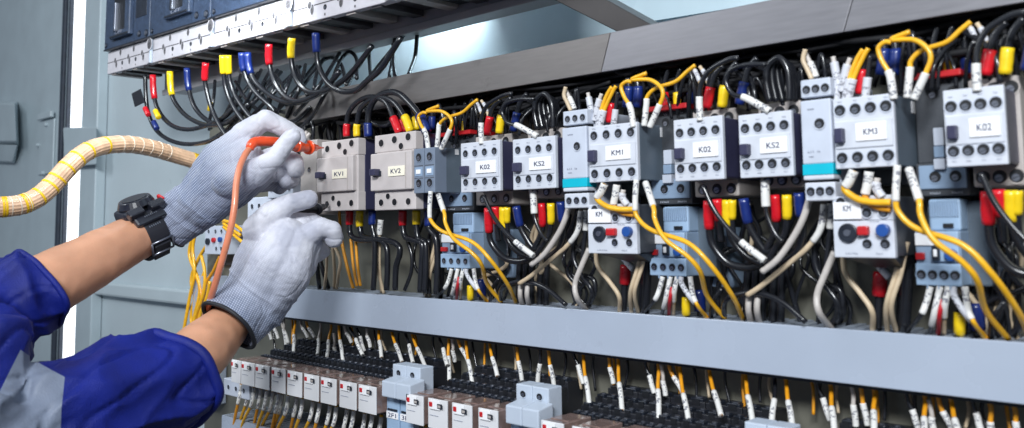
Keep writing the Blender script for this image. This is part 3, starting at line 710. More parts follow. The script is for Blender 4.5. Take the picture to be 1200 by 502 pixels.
# --- C: things repeated in the three sections
def L3(text_, s): return text_+', '+LM[s]
for s in KS:
    g = 'yellow looped control wires'
    sl = lambda f: ((0, f, 'sleeve', 1.65, MK),)
    cable('control_wire', L3('yellow wire curling down to the marked sleeve left of the red edge', s), 'wire', g, 'wyel', Z(*zz,[(810,475),(795,385),(765,330),(752,285),(775,262),(800,262)],.70), RW, sl(.42), s)
    cable('control_wire', L3('yellow wire looping high over to the right sleeve at the red edge', s), 'wire', g, 'wyel', Z(*zz,[(885,475),(930,375),(948,320),(930,280),(880,252),(800,252),(870,222)],.70), RW, sl(.25), s)
    cable('control_wire', L3('yellow wire running up right to the trunking from the middle sleeve', s), 'wire', g, 'wyel', Z(*zz,[(860,470),(870,368),(875,330),(915,292),(1005,262),(1060,215),(1098,185)],.708), RW, sl(.30), s)
    for c, x, lb in (('r',960,'red'),('y',1015,'yellow'),('b',1080,'blue')):
        cable('booted_cable', L3('black cable with %s boot behind the red edge' % lb, s), 'cable', 'booted cables behind the red edged contactors', 'wblack', Z(*zz,[(x,378),(x-2,330),(x-4,270),(x+14,200)],.752), .0026, ((0,.36,colored(c)[0],1.6,FE),), s)
    for k in range(2):
        cable('control_wire', L3('short beige wire end under the trunking above the %s boot' % ('blue','next red')[k], s), 'wire', None, 'wwhite', Z(*zz,[(1085+35*k,190),(1105+38*k,225),(1130+35*k,290)],.742), .0019, ((.2,.7,'sleevep',1.3,MK),), s)
    # K02 feed wires
    cable('control_wire', L3('black wire dropping into a white sleeve on top of K02', s), 'wire', 'black wires on top of K02', 'wblack', Z(*zz,[(1122,445),(1118,350),(1125,280),(1160,215),(1240,165),(1300,150)],.700), .0026, ((0,.28,'sleeve',1.35,MK),), s)
    z7 = (520,90,5.0)
    for c, a, b, lb in (('r',(252,335),(270,245),'red'),('y',(325,332),(336,232),'yellow'),('b',(405,318),(430,210),'blue')):
        cable('booted_cable', L3('black cable in a leaning %s boot behind K02' % lb, s), 'cable', 'leaning booted cables behind K02', 'wblack', Z(*z7,[a,((a[0]+b[0])/2,(a[1]+b[1])/2),b,(b[0]+18,b[1]-60),(b[0]+60,b[1]-110)],.728), .0032, ((0,.45,colored(c)[0],1.6,FE),), s)
    if s < 1.5:
        cable('control_wire', L3('black wire looping round to a leaning white sleeve on KS2', s), 'wire', None, 'wblack', Z(*z7,[(548,350),(440,290),(372,268),(342,205),(370,155),(440,133),(530,132)],.700), .0022, ((0,.30,'sleeve',1.7,MK),), s)
        for k in range(4):
            cable('looped_cable', L3('black cable, number %s of the four tall loops behind KS2'.replace('number %s', ('first','second','third','last')[k]), s), 'cable', 'black loops behind KS2', 'wblack', Z(*z7,[(550+30*k,305),(532+28*k,210),(540+22*k,140),(590+10*k,100+8*k),(630+8*k,150),(640+12*k,230),(640+14*k,300)],.722+.006*k), .0030, (), s)
        cable('control_wire', L3('bare beige wire rising from the teal-striped module', s), 'wire', None, 'wwhite', Z(*z7,[(745,200),(722,150),(705,110),(715,60)],.715), .0022, (), s)
        cable('control_wire', L3('short white sleeved wire end above the teal-striped module', s), 'wire', None, 'wwht', Z(*z7,[(765,190),(745,140),(715,80)],.72), .0022, ((.0,.6,'sleeve',1.5,MK),), s)
        # KM tops
        for (pp, m1, f, lb) in (([(900,305),(925,190),(955,110),(985,60)],'wyel',.42,'yellow wire in a pale sleeve left of the red boot over KM'),([(915,300),(940,200),(985,100),(1010,55)],'wyel',.40,'second yellow wire in a pale sleeve behind the left one over KM'),
                          ([(870,230),(855,150),(845,95)],'wwht',.8,'short white wire in a grey sleeve between teal module and KM'),([(885,260),(905,160),(925,100)],'wwht',.8,'slanting white wire in a sleeve left of the yellow pair over KM'),
                          ([(995,295),(1005,210),(1012,150),(1020,90)],'wblack',.5,'black wire in a pale sleeve right of the red boot over KM'),([(860,300),(862,210),(850,120)],'wblack',.5,'black wire in a blue-grey sleeve at the left corner of KM')):
            cable('control_wire', L3(lb, s), 'wire', 'sleeved wires on top of the KM contactors', m1, Z(*z7,pp,.712), RW, ((0,f,'sleevep',1.9,MK),), s)
        cable('booted_cable', L3('black cable with a slim red boot between the sleeves over KM', s), 'cable', None, 'wblack', Z(*z7,[(972,270),(985,150),(1000,80)],.718), .0026, ((0,.6,'redb',1.7,FE),), s)
        for k in range(2):
            cable('booted_cable', L3('dark blue boot number, %s of two, hanging behind the yellow curl' .replace(' number','')% ('left','right')[k], s), 'cable', None, 'wblack', Z(*z7,[(1070+60*k,180),(1085+55*k,80),(1080+50*k,10)],.735), .0035, ((0,.7,'blu',1.5,FE),), s)
    # --- two long yellow wires
    z1 = (380,230,3.5875)
    cable('control_wire', L3('long yellow wire sweeping right from the left slim sleeve', s), 'wire', 'long yellow wires crossing the overload relays', 'wyel', Z(*z1,[(447,-20,.692),(443,60,.690),(450,105,.69),(500,150,.69),(620,192,.69),(700,270,.695),(770,370,.72),(806,448,.757)]), .0024, ((0,.14,'sleeve',1.25,MK),), s)
    cable('control_wire', L3('long yellow wire dropping steeply from the thick white sleeve', s), 'wire', 'long yellow wires crossing the overload relays', 'wyel', Z(*z1,[(478,-10,.705),(505,72,.69),(510,115,.687),(545,180,.684),(620,238,.69),(662,290,.70),(685,370,.73),(745,446,.757)]), .0024, ((0,.17,'sleeve',1.5,MK),), s)
    # --- short wires under the overload relay
    for (pp, m1, f, c2, lb) in (
        ([(536,305),(524,350),(508,385),(470,428)],'wblack',.38,'sleeve','black wire bending left out of a short sleeve under the overload relay'),
        ([(562,305),(545,385),(532,435)],'wblack',.66,'sleeve','black wire in a long marked sleeve under the overload relay'),
        ([(566,340),(560,385),(556,435)],'wred',.0,'sleeve','red wire under the overload relay'),
        ([(585,305),(574,360),(572,435)],'wwhite',.55,'sleeve','beige wire in a sleeve beside the red one'),
        ([(598,305),(600,330),(632,380),(690,448)],'wora',.55,'sleevep','amber wire from the bent white sleeve'),
        ([(628,305),(638,370),(655,405),(684,446)],'wyel',.46,'sleeve','yellow wire from the straight marked sleeve')):
        cable('control_wire', L3(lb, s), 'wire', 'short wires under the overload relays', m1, Z(*z1,pp,.735), .0019, (((0.0,f,c2,1.5,MK),) if f else ()), s)
    cable('booted_cable', L3('yellow boot low between the amber wires', s), 'cable', None, 'wblack', Z(*z1,[(614,440),(614,415),(614,375)],.75), .0024, ((.2,1,'yel',1.9,FE),), s)
    cable('booted_cable', L3('blue boot low behind the yellow wires', s), 'cable', None, 'wblack', Z(*z1,[(662,440),(660,400),(656,350)],.765), .0034, ((.2,1,'blu',1.9,FE),), s)
    cable('control_wire', L3('thin black wire dipping into the duct behind the long yellow wires', s), 'wire', None, 'wblack', Z(*z1,[(698,440),(706,390),(735,345)],.745), .0024, (), s)
    # --- K02 lower cables
    z4 = (750,200,2.392); T = 1.25; q = lambda pts, Y: [(((x+460)/T)-460, (y-278)/T+278, c) for x, y, c in Z(*z4, pts, Y)]
    gl = 'booted cables under K02 and KS2'
    low = [
     ('r', [(192,85),(194,150),(202,205),(245,258),(300,272),(345,262)], .0038, .27, 'black cable with bright red boot under K02'),
     ('r', [(216,80),(222,140),(228,200)], .0034, .5, 'black cable with darker red boot behind the bright one under K02'),
     ('y', [(243,82),(246,148),(262,200),(300,242),(345,262)], .0034, .33, 'black cable with yellow boot under K02'),
     ('y', [(258,82),(258,140),(262,190)], .003, .5, 'black cable with half hidden yellow boot under K02'),
     ('b', [(290,78),(303,145),(325,190),(352,225),(372,210)], .0036, .38, 'black cable with blue boot under K02')]
    if s < 1.5: low += [
     ('r', [(378,68),(382,132),(378,175),(345,230),(300,262)], .0032, .30, 'black cable with red boot under KS2'),
     ('y', [(411,68),(412,132),(404,180),(370,232),(352,262)], .0032, .30, 'black cable with yellow boot under KS2'),
     ('b', [(445,62),(450,120),(455,180),(435,232),(395,262)], .0036, .28, 'black cable with dark blue boot under KS2')]
    for c, pts, r, f, lb in low:
        cable('booted_cable', L3(lb, s), 'cable', gl, 'wblack', [(a, b, .722+.003*i) for i, (a, b, _) in enumerate(q(pts, 0))], r, ((0,f,colored(c)[0],1.42,FE),), s, n=10)
    cable('control_wire', L3('dark wire crossing the boots into a pale sleeve under K02', s), 'wire', None, 'wblack', q([(176,42,),(205,105),(245,160),(292,207),(350,252)], .705), .0024, ((.70,1,'sleeve',1.45,MK),), s)
    if s < 1.5:
        cable('control_wire', L3('short white sleeve with black wire under the left of KS2', s), 'wire', None, 'wblack', q([(350,28),(353,98),(358,130),(378,175),(400,200)], .712), .0024, ((0,.40,'sleeve',1.9,MK),), s)
        cable('thick_cable', L3('thick off-white cable sweeping down left from the teal-striped module', s), 'cable', None, 'wwht', q([(474,84),(455,140),(425,195),(385,250),(342,284)], .714), .0031, (), s)
        cable('thick_cable', L3('beige cable sweeping down left behind the thick white one', s), 'cable', None, 'wwhite', q([(516,95),(505,165),(470,215),(430,250),(345,320),(300,350)], .73), .0026, ((0,.30,'sleeve',1.2,MK),), s)
        cable('control_wire', L3('second sleeved black wire under the teal-striped module', s), 'wire', None, 'wblack', q([(535,92),(533,165),(525,230),(520,290)], .735), .0024, ((0,.36,'sleeve',1.6,MK),), s)
        cable('control_wire', L3('black wire winding from the teal-striped module to the duct', s), 'wire', None, 'wblack', q([(492,170),(490,255),(515,315),(555,375),(545,430)], .745), .0027, (), s)
        cable('control_wire', L3('black wire curling in a half loop left of the dial relay', s), 'wire', None, 'wblack', q([(528,322),(560,335),(566,375),(548,415),(535,435)], .752), .0030, (), s)
        for k, (a, b) in enumerate((((305,352),(313,432)),((330,352),(336,432)))):
            cable('control_wire', L3('white cable end entering the duct, %s of the pair' % ('left','right')[k], s), 'wire', None, 'wwht', q([a, ((a[0]+b[0])/2-5, (a[1]+b[1])/2), b], .74), .0030, (), s)
        cable('control_wire', L3('black cable lying sideways above the pair of white ends', s), 'wire', None, 'wblack', q([(235,410),(240,365),(285,346),(340,345),(400,370),(465,425)], .735), .0027, (), s)
        for k in range(5):
            x = 300+22*k+(8 if k > 2 else 0)
            cable('riser_cable', L3('vertical black cable behind the crossing boots, %s from the left' % ('first','second','third','fourth','fifth')[k], s), 'cable', 'vertical black cables running into the duct', 'wblack', q([(x+4,250),(x,340),(x-2,432)], .765), .0040, (), s)
        # under dial relay
        z5 = (950,200,2.392); q5 = lambda pts, Y: [(((x+460)/T)-460, (y-278)/T+278, c) for x, y, c in Z(*z5, pts, Y)]
        cable('control_wire', L3('white wire bowing out of the dial relay to the duct', s), 'wire', None, 'wwht', q5([(67,228),(40,290),(18,350),(25,400),(62,450)], .725), .0030, (), s)
        cable('control_wire', L3('tan wire in a long curve from the dial relay to the duct', s), 'wire', None, 'wwhite', q5([(90,240),(98,290),(140,345),(172,395),(174,450)], .74), .0025, (), s)
        cable('control_wire', L3('short grey sleeve hanging under the dial relay', s), 'wire', None, 'wwht', q5([(176,240),(195,270),(222,300)], .75), .0026, ((.1,1,'sleevep',1.5,MK),), s)
        cable('booted_cable', L3('black cable with red boot below the dial relay', s), 'cable', None, 'wblack', q5([(196,285),(192,350),(190,400),(188,445)], .76), .0035, ((0,.42,'redb',1.8,FE),), s)
        for k in range(2):
            cable('control_wire', L3('tan wire right of the dial relay, %s of the pair' % ('left','right')[k], s), 'wire', None, 'wwhite', q5([(258+12*k,200),(238+14*k,290),(212+14*k,380),(216+24*k,455)], .73), .0022, (), s)
        for k in range(2):
            cable('riser_cable', L3('thick vertical black cable right of the tan pair, %s' % ('front one','rear one')[k], s), 'cable', 'vertical black cables running into the duct', 'wblack', q5([(272-10*k,180),(270-9*k,300),(262-9*k,450)], .75+.02*k), .0050, (), s)
        # small loops from the KM contactor down to the dial relay
        z8 = (960,180,4.183); q8 = lambda pts, Y: [(((x+460)/T)-460, (y-278)/T+278, c) for x, y, c in Z(*z8, pts, Y)]
        cable('control_wire', L3('yellow wire bending right out of a sleeve above the dial relay', s), 'wire', None, 'wyel', q8([(170,85),(145,140),(125,178),(190,225),(270,240),(350,240)], .693), .0029, ((0,.26,'sleeve',1.5,MK),), s)
        cable('control_wire', L3('amber wire tucked behind the yellow one above the dial relay', s), 'wire', None, 'wora', q8([(245,90),(235,160),(228,220),(280,262),(350,275)], .698), .0026, ((0,.42,'sleeve',1.6,MK),), s)
        cable('control_wire', L3('short white sleeve bent over the dial relay label', s), 'wire', None, 'wwht', q8([(285,120),(280,170),(310,215)], .70), .0026, ((.2,1,'sleevep',1.5,MK),), s)
# --- black loops packed above the devices
rt_ = random.Random(33)
for s in KS:
    for k in range(16):
        x0 = rt_.uniform(500, 690) if s < 1.5 else rt_.uniform(500, 590); yb_ = 168-.12*(x0-500); w_ = rt_.uniform(4, 16)*rt_.choice((-1, 1)); yt_ = yb_-rt_.uniform(26, 44)
        Yk = .728+.004*(k % 4)
        pts = [(x0, yb_+4, Yk+.01), (x0+w_*.1, (yb_+yt_)/2, Yk), (x0+w_*.5, yt_, Yk), (x0+w_, (yb_+yt_)/2+2, Yk+.004), (x0+w_*1.15, yb_+2, Yk+.012)] if k % 3 else [(x0, yb_+4, Yk), (x0+w_*.3, yb_-14, Yk), (x0+w_*1.2, yb_-26, Yk+.008), (x0+w_*2.4, yb_-34, Yk+.02)]
        cable('packed_wire', L3('black wire packed in the dark gap above the contactors', s), 'wire', 'black wires packed above the contactors, %s' % LM[s], 'wblack', pts, rt_.choice((.0016,.0020,.0024)), (), s)
# --- thin wires behind the socket wires
for k in range(46):
    x0 = 318+k*19+rt_.uniform(-6, 6); y0_ = 278+(x0+460)*.118; 
    m_, nm_ = (('wblack','black'),('wora','amber'),('wblack','black'),('wwhite','beige'))[k % 4]
    ar = 'left half' if x0 < 600 else 'right half'
    pts = [(x0, y0_-6, .788), (x0+rt_.uniform(-3,5), y0_+14, .785), (x0+rt_.uniform(-2,9), y0_+rt_.uniform(34,48), .782)]
    cable('rear_wire', 'thin %s wire behind the sleeved wires under the duct, %s' % (nm_, ar), 'wire', 'thin %s wires behind the sleeved ones, %s' % (nm_, ar), m_, pts, .0016)
# --- background tangles behind each section
rt_ = random.Random(21)
for s in KS:
    for k in range(17):
        x0 = rt_.uniform(560, 690) if s < 1.5 else rt_.uniform(556, 586); x0 = rt_.uniform(500, 690) if s == 1.0 and k % 2 else x0
        pts = [(x0, rt_.uniform(236,262), .765), (x0+rt_.uniform(-16,16), rt_.uniform(270,288), .77), (x0+rt_.uniform(-24,24), rt_.uniform(290,318), .762), (x0+rt_.uniform(-14,20), rt_.uniform(325,338), .77), (x0+rt_.uniform(-14,20), 362, .78)]
        pts = [(p[0], p[1]+(p[0]-560)*.06*(i > 2), p[2]+.004*(k % 3)) for i, p in enumerate(pts)]
        if rt_.random() < .75: m_, lb = 'wblack', 'thin black wire tangled behind the coloured boots'
        else: m_, lb = 'wwhite', 'dim beige wire tangled behind the coloured boots'
        cable('tangled_wire', L3(lb, s), 'wire', 'thin %s wires tangled behind the boots, %s' % (lb.split()[1], LM[s]), m_, pts, rt_.choice((.0018,.0022,.0027)), (), s)
# --- D: cables between KV1/KV2 and the duct
g = 'booted cables under KV1 and KV2'
kd = [('r',[(106,60),(106,125),(113,165),(150,184),(250,184),(308,205),(318,240),(302,300),(298,395)],.10,'black cable with red boot under KV1'),
 ('y',[(149,60),(149,125),(165,170),(230,182),(262,215),(266,300),(262,395)],.15,'black cable with yellow boot under KV1'),
 ('b',[(201,60),(201,122),(212,180),(212,290),(206,395)],.18,'black cable with blue boot under KV1'),
 ('r',[(330,60),(330,125),(342,172),(380,186),(412,205),(408,300),(403,405)],.15,'black cable with red boot under KV2'),
 ('y',[(387,60),(387,122),(396,178),(425,200),(428,300),(422,405)],.16,'black cable with yellow boot under KV2'),
 ('b',[(437,60),(440,130),(470,180),(476,300),(470,412)],.18,'black cable with blue boot under KV2')]
for c, p, f, lb in kd:
    cable('booted_cable', lb, 'cable', g, 'wblack', Z(*z1,p,.735), .0040, ((0,f,colored(c)[0],1.45,FE),), n=10)
for p, m, r, f, lb in (([(350,185),(368,250),(365,320),(338,395)],'wblack',.0026,0,'thin black wire between the KV1 and KV2 cable groups'),
 ([(62,62),(72,180),(95,290),(122,388)],'wora',.0024,0,'amber wire dropping right beside the pointing glove'),
 ([(112,180),(122,290),(138,378)],'wora',.0022,0,'left amber wire of the pair under the KV1 boots'),([(132,186),(140,290),(152,378)],'wora',.0022,0,'right amber wire of the pair under the KV1 boots'),
 ([(35,215),(42,300),(42,388)],'wwhite',.0024,0,'left cream wire of the pair below the pointing glove'),([(45,215),(66,270),(60,330),(52,388)],'wwhite',.0024,0,'right cream wire of the pair below the pointing glove'),
 ([(10,225),(10,290),(4,360),(2,388)],'wwhite',.0022,0,'dim beige wire just left of the cream pair'),
 ([(238,100),(228,200),(225,300),(250,408)],'wwhite',.0026,.2,'cream wire in a white sleeve left of the KV2 cables'),([(232,100),(232,200),(232,290),(240,405)],'wwhite',.0022,0,'thin cream wire behind the sleeved one'),
 ([(470,185),(452,260),(430,340),(428,422)],'wwhite',.0024,0,'left beige wire of the crossing pair right of KV2'),([(482,185),(466,260),(445,330),(444,422)],'wwhite',.0024,0,'right beige wire of the crossing pair right of KV2'),
 ([(-20,260),(0,330),(18,386)],'wblack',.0034,0,'black cable slanting to the duct behind the pointing glove'),([(-34,250),(-26,330),(-20,386)],'wblack',.0036,0,'upright black cable behind the pointing glove'),
 ([(488,150),(492,260),(486,425)],'wblack',.0045,0,'thick black riser left of the first overload relay'),([(440,180),(436,300),(440,412)],'wblack',.0036,0,'black riser behind the crossing beige pair')):
    cable('control_wire', lb, 'wire', 'wires between the KV breakers and the duct', m, Z(*z1,p,.745), r, (((0,f,'sleeve',1.9,MK),) if f else ()))
# KS2-left: wires hanging at the far left
for k, (p, c) in enumerate([([(232,262),(226,290),(228,320),(222,350),(214,395)],'wyel'),([(226,275),(222,300),(234,335),(228,370),(220,400)],'wyel'),([(244,285),(232,305),(224,330),(232,365),(222,400)],'wyel'),([(236,300),(240,320),(238,345),(228,375),(226,400)],'wyel'),([(228,318),(236,345),(232,372),(216,402)],'wora'),([(240,318),(230,345),(224,372),(230,402)],'wyel'),([(246,330),(242,350),(234,372),(232,402)],'wyel'),([(258,300),(250,318),(242,332),(238,352)],'wora')]):
    cable('hanging_wire', 'yellow wire in the loose bundle between the forearms', 'wire', 'yellow wires bundled between the forearms', c, [(a, b, .765+.004*(k % 3)) for a, b in p], .0032)
for k, p in enumerate([[(262,262),(270,268),(282,276)],[(262,266),(272,274),(284,284)],[(258,258),(272,262),(286,272)]]):
    cable('control_wire', 'short yellow wire crossing behind the orange lead by the small relay', 'wire', 'yellow wires by the small relay', 'wyel', [(a, b, .745) for a, b in p], .0030)

# ---------------------------------------------------------------- relays, sockets, fuse holders
YRf = .66
faces = [(271,281.5,422),(282.5,298,424.3),(299,315.5,426.5),(318,334,429.5),(336.5,353.3,433),(356.2,373,437.3),(375.7,393.6,441.7),(397.8,417.2,445.6),(420,440.4,450.8),
 (475.5,495.6,461.5),(501.4,523.7,466.6),(529.3,552.3,472.5),(560,582.5,479),(633,659,494),(669,696,500.5),(708,737,508),(750,781,516),(795,828,524)]
zr_ = sum(P(a, c, YRf).z for a, b, c in faces[1:12])/11
hr = sum(P(a, c, YRf).z-P(a, c+d_, YRf).z for a, b, c, d_ in ((318,0,429.5,27.5),(397.8,0,445.6,31),(501.4,0,466.6,36)))/3
pos = ['leftmost, peeking out behind the lower forearm','first full one right of the lower forearm','second full one right of the lower forearm','third full one right of the lower forearm','fourth full one right of the lower forearm','fifth full one right of the lower forearm','third one left of the 2F1 fuse holder','second one left of the 2F1 fuse holder','directly left of the 2F1 fuse holder',
 'directly right of the 2F1 fuse holder','second one right of the 2F1 fuse holder','third one right of the 2F1 fuse holder','directly left of the second fuse holder','directly right of the second fuse holder','second one right of the second fuse holder','third right of the second fuse holder, at the frame edge']
nxt = []
def relay(i, x0, x1):
    a, b = P(x0, 440, YRf).x, P(x1, 440, YRf).x; W = b-a
    lab = pos[i] if i < len(pos) else None
    t = thing('plug_in_relay', ((a+b)/2, YRf, zr_-hr), 'white-faced plug-in relay, '+(lab or 'below the frame edge'), 'relay', 'white-faced plug-in relays in their sockets' if lab else 'relays below the frame edge')
    z = lambda v: zr_-v*hr
    MB().box(a+.0008, b-.0008, YRf+.0022, YRf+.046, z(.97), z(.01)).build('case', 'clear', t, bevel=.001)
    MB().box(a, b, YRf, YRf+.002, z(1), z(0)).build('front_face', 'relay', t, bevel=.0006)
    MB().box(a+W*.14, a+W*.66, YRf-.002, YRf-.0002, z(.34), z(.03)).build('label_plate', 'label', t, bevel=.0004)
    MB().box(a+W*.14, a+W*.30, YRf-.0028, YRf-.0012, z(.26), z(.10)).build('test_flag', 'red', t, bevel=.0006)
    MB().box(a+W*.58, a+W*.82, YRf-.0031, YRf-.0020, z(.27), z(.12)).build('window', 'mccbd', t, bevel=.0003)
    MB().box(a+W*.62, a+W*.76, YRf-.0035, YRf-.0030, z(.24), z(.16)).build('window_mark', 'base', t)
    MB().box(a+W*.10, a+W*.55, YRf-.0006, YRf+.001, z(.56), z(.545)).build('groove', 'inkg', t)
    MB().box(a+W*.10, a+W*.90, YRf+.012, YRf+.030, z(.01), z(.0)+.0006).build('top_label', 'clear', t)
    return a, b
rl = [relay(i, x0, x1) for i, (x0, x1, y) in enumerate(faces)]
def fuse(x0, x1, y0, xs0, xs1, ys, txt, label):
    Yf = .672
    a, b = P(x0, y0, Yf+.012).x, P(x1, y0, Yf+.012).x; z0 = P(x0, y0, Yf+.012).z
    a2, b2 = P(xs0, ys, Yf-.012).x, P(xs1, ys, Yf-.012).x; z1_ = P(xs0, ys, Yf-.012).z; z2 = z1_-.019
    t = thing('fuse_holder', ((a+b)/2, Yf, z2-.04), label, 'fuse holder', 'pale blue two-pole fuse holders')
    for k in range(2):
        u0, u1 = a+(b-a)*.5*k, a+(b-a)*.5*(k+1)-.0005
        MB().box(u0, u1, Yf+.012, Yf+.034, z2-.03, z0).build('pole_body', 'fuse', t, bevel=.0012)
        inst(TERM['fuse'], 'terminal', t, ((u0+u1)/2-.001, Yf+.0117, z0-.010), (.0045,.003,.0038))
        v0, v1 = a2+(b2-a2)*.5*k, a2+(b2-a2)*.5*(k+1)-.0005
        MB().hull4([V((v0, Yf-.012, z2)), V((v1, Yf-.012, z2)), V((v1, Yf-.012, z1_)), V((v0, Yf-.012, z1_))], [V((v0, Yf+.0118, z2)), V((v1, Yf+.0118, z2)), V((v1, Yf+.0118, z1_+.004)), V((v0, Yf+.0118, z1_+.004))]).build('lever', 'fuse', t, bevel=.0015)
        MB().box(u0+.001, u1-.001, Yf+.002, Yf+.0118, z2-.045, z2-.0005).build('lower_front', 'olb2', t, bevel=.001)
        MB().box(u0+.002, u1-.002, Yf+.0008, Yf+.0019, z2-.028, z2-.020).build('label_plate', 'label', t)
        MB().box(u0+.004, u1-.004, Yf+.0008, Yf+.0019, z2-.019, z2-.0165).build('slot', 'mccbd', t)
        text(txt[k], (u1-u0)*.6, .005, 'ink', t, ((u0+u1)/2, Yf+.0006, z2-.024))
    return a2, b2
fz = [fuse(460,492.5,426.5,447,480.5,446,('2F1','3F1'),'pale blue two-pole fuse holder marked 2F1, left of the middle'), fuse(604.5,643,449.5,592,631,474.5,('4F1','5F1'),'pale blue two-pole fuse holder at the bottom under the middle of the duct'), fuse(872,925,494,860,912,524,('6F1','7F1'),'pale blue fuse holder cut by the bottom edge, right of the middle')]
# sockets
def socket(a, b, label):
    t = thing('relay_socket', ((a+b)/2, .80, zr_-.04), label, 'relay socket', 'black relay sockets under the duct')
    W = b-a
    MB().box(a, b, .700, .7995, zr_-hr-.01, zr_-.006).build('socket_body', 'black', t, bevel=.001)
    for k, (y0, y1, h) in enumerate(((.708,.722,.001),(.725,.745,.0075),(.749,.769,.0125),(.772,.799,.0185))):
        MB().box(a, b, y0, y1+.002, zr_-.0075, zr_+h-.003).build('terminal_tier', 'black', t, bevel=.0008)
        n = (4,3,3,2)[k]
        for j in range(n):
            u = a+W*(j+.5)/n
            MB().box(u-W*.36/n, u+W*.36/n, y0+.001, y0+.011, zr_+h-.0045, zr_+h).build('clamp', 'mccbd', t, bevel=.0008)
            MB().cyl((u, y0+.007, zr_+h), (0,0,1), W*.2/n, .0008, 10).build('clamp_screw', 'screw', t)
            if k < 4: MB().box(u-W*.22/n, u+W*.22/n, y0-.0008, y0+.0005, zr_+h-.0065, zr_+h-.001).build('wire_entry', 'hole', t)
segs = []
allx = rl
for i, (a, b) in enumerate(rl):
    lab = 'black relay socket carrying the relay '+ (pos[i] if i < len(pos) else 'below the frame edge')
    lab = ' '.join(lab.split()[:16])
    nb = rl[i+1][0]-.0008 if i+1 < len(rl) and i not in (8, 12) else b+.004
    socket(a, nb, lab)
x = rl[-1][1]+.005
ordn = ['first','second','third','fourth','fifth','sixth','seventh','eighth','ninth','tenth','eleventh','twelfth']
k = 0
fx = fz[2]
while x < P(1230, 500, .70).x:
    if x+.03 > fx[0]-.002 and x < fx[1]: x = fx[1]+.003; continue
    socket(x, x+.027, 'black relay socket at the lower right, %s past the last relay' % ordn[min(k, 11)]); k += 1; x += .0285

# wires into the sockets
W_ = [(346,378,344,413,'y'),(359,378,369,396,'y'),(388,385,383,419,'y'),(397,380,402,424,'y'),(410,385,425,416,'b'),(418,385,427,412,'b'),(404,384,412,402,'w'),(430,388,434,407,'w'),(444,386,447,419,'y'),(459,388,471,424,'y'),(475,391,484,425,'b'),(483,392,498,429,'y'),(515,397,524,428,'b'),(526,398,526.5,446,'y'),
 (531,407,533,424,'w'),(537,399,549,424,'y'),(546,400,554,452,'y'),(574,404,583,441,'y'),(606,408,612,448,'y'),(633,412,630,450,'b'),(643,413,649.5,453,'y'),(672.5,417,684,450,'b'),(683.6,417,691,476,'y'),(714,422,719,450,'y'),(724.5,426,729,481,'y'),(757,431,767,461,'b'),(772,432,772,492,'y'),
 (777,441,780,464,'w'),(785,432,801,461,'y'),(797,435,808,499,'y'),(832,439,845,487,'y'),(874,443,882,495,'y'),(908,448,904,500,'b'),(921.5,449,929,502,'y'),(958.5,454,973,493,'b'),(974,456,978,510,'y'),(1010,461,1017,499,'y'),(1025,463,1024,512,'y'),(1064,470,1078,506,'b'),(1084.5,471,1083,520,'y'),(1101,473,1117.5,506,'y'),
 (1115.6,474,1126,520,'y'),(1161.5,480,1162,525,'y'),(1141,478,1150,506,'b'),(1190,483,1194,522,'y'),
 (320,378,326,397,'w'),(333,380,335,404,'w'),(352,378,361,396,'w'),(312,378,318,398,'w'),(330,376,338,402,'w'),(376,384,372,416,'w'),(392,400,394,422,'w'),(1092,486,1094,508,'w'),(1000,464,1003,500,'w')]
W_.sort()
cn = {'y':('wora','amber'),'b':('wblack','black'),'w':('sleevep','white')}
near = [(350,'beside the lower glove cuff'),(440,'above the relays left of the 2F1 fuse holder'),(500,'around the 2F1 fuse holder'),(600,'between the two fuse holders'),(700,'above the second fuse holder'),(850,'right of the second fuse holder'),(1000,'at the lower right of the duct'),(1300,'at the bottom right corner')]
cnt = {}
for w in W_:
    ar = next(n for l, n in near if w[0] < l); cnt.setdefault((ar, w[4]), []).append(w)
for (ar, c), ws in cnt.items():
    for k, (x0, y0, x1, y1, _) in enumerate(ws):
        m, nm = cn[c]
        o = '' if len(ws) == 1 else ('%s from the left of the ' % ordn[k])
        lb = (o+'%s duct wires ' % nm if o else 'only %s duct wire ' % nm)+ar
        lb = ' '.join(lb.split()[:16])
        d_ = .735+.03*(1 if y1-y0 < 30 else 0)
        Y1 = .728 if y1-y0 > 45 else .765
        if x0 < 600: Y1 = .745 if y1-y0 > 30 else .77
        bx = (x0*2+x1)/3+(1 if c == 'b' else -1)
        f = .52
        Y0 = .765
        ap = P(x0, y0, Y0); top = ap+V((-.002, .0, .012))
        pts = [top, ap, P(bx, (2*y0+y1)/3, (Y0*2+Y1)/3), P((x0+2*x1)/3, (y0+2*y1)/3, (Y0+2*Y1)/3), P(x1, y1, Y1)]
        cc = catmull(pts, 6)
        t = thing('socket_wire', pts[-1], lb, 'wire', 'wires running down to the relay sockets')
        MB().tube(cc, .0020, 8).build('insulation', m if c != 'w' else 'wwht', t, smooth=True)
        sleeve(resample(cc, f, 1, 18), .0027, 'sleeve', t)
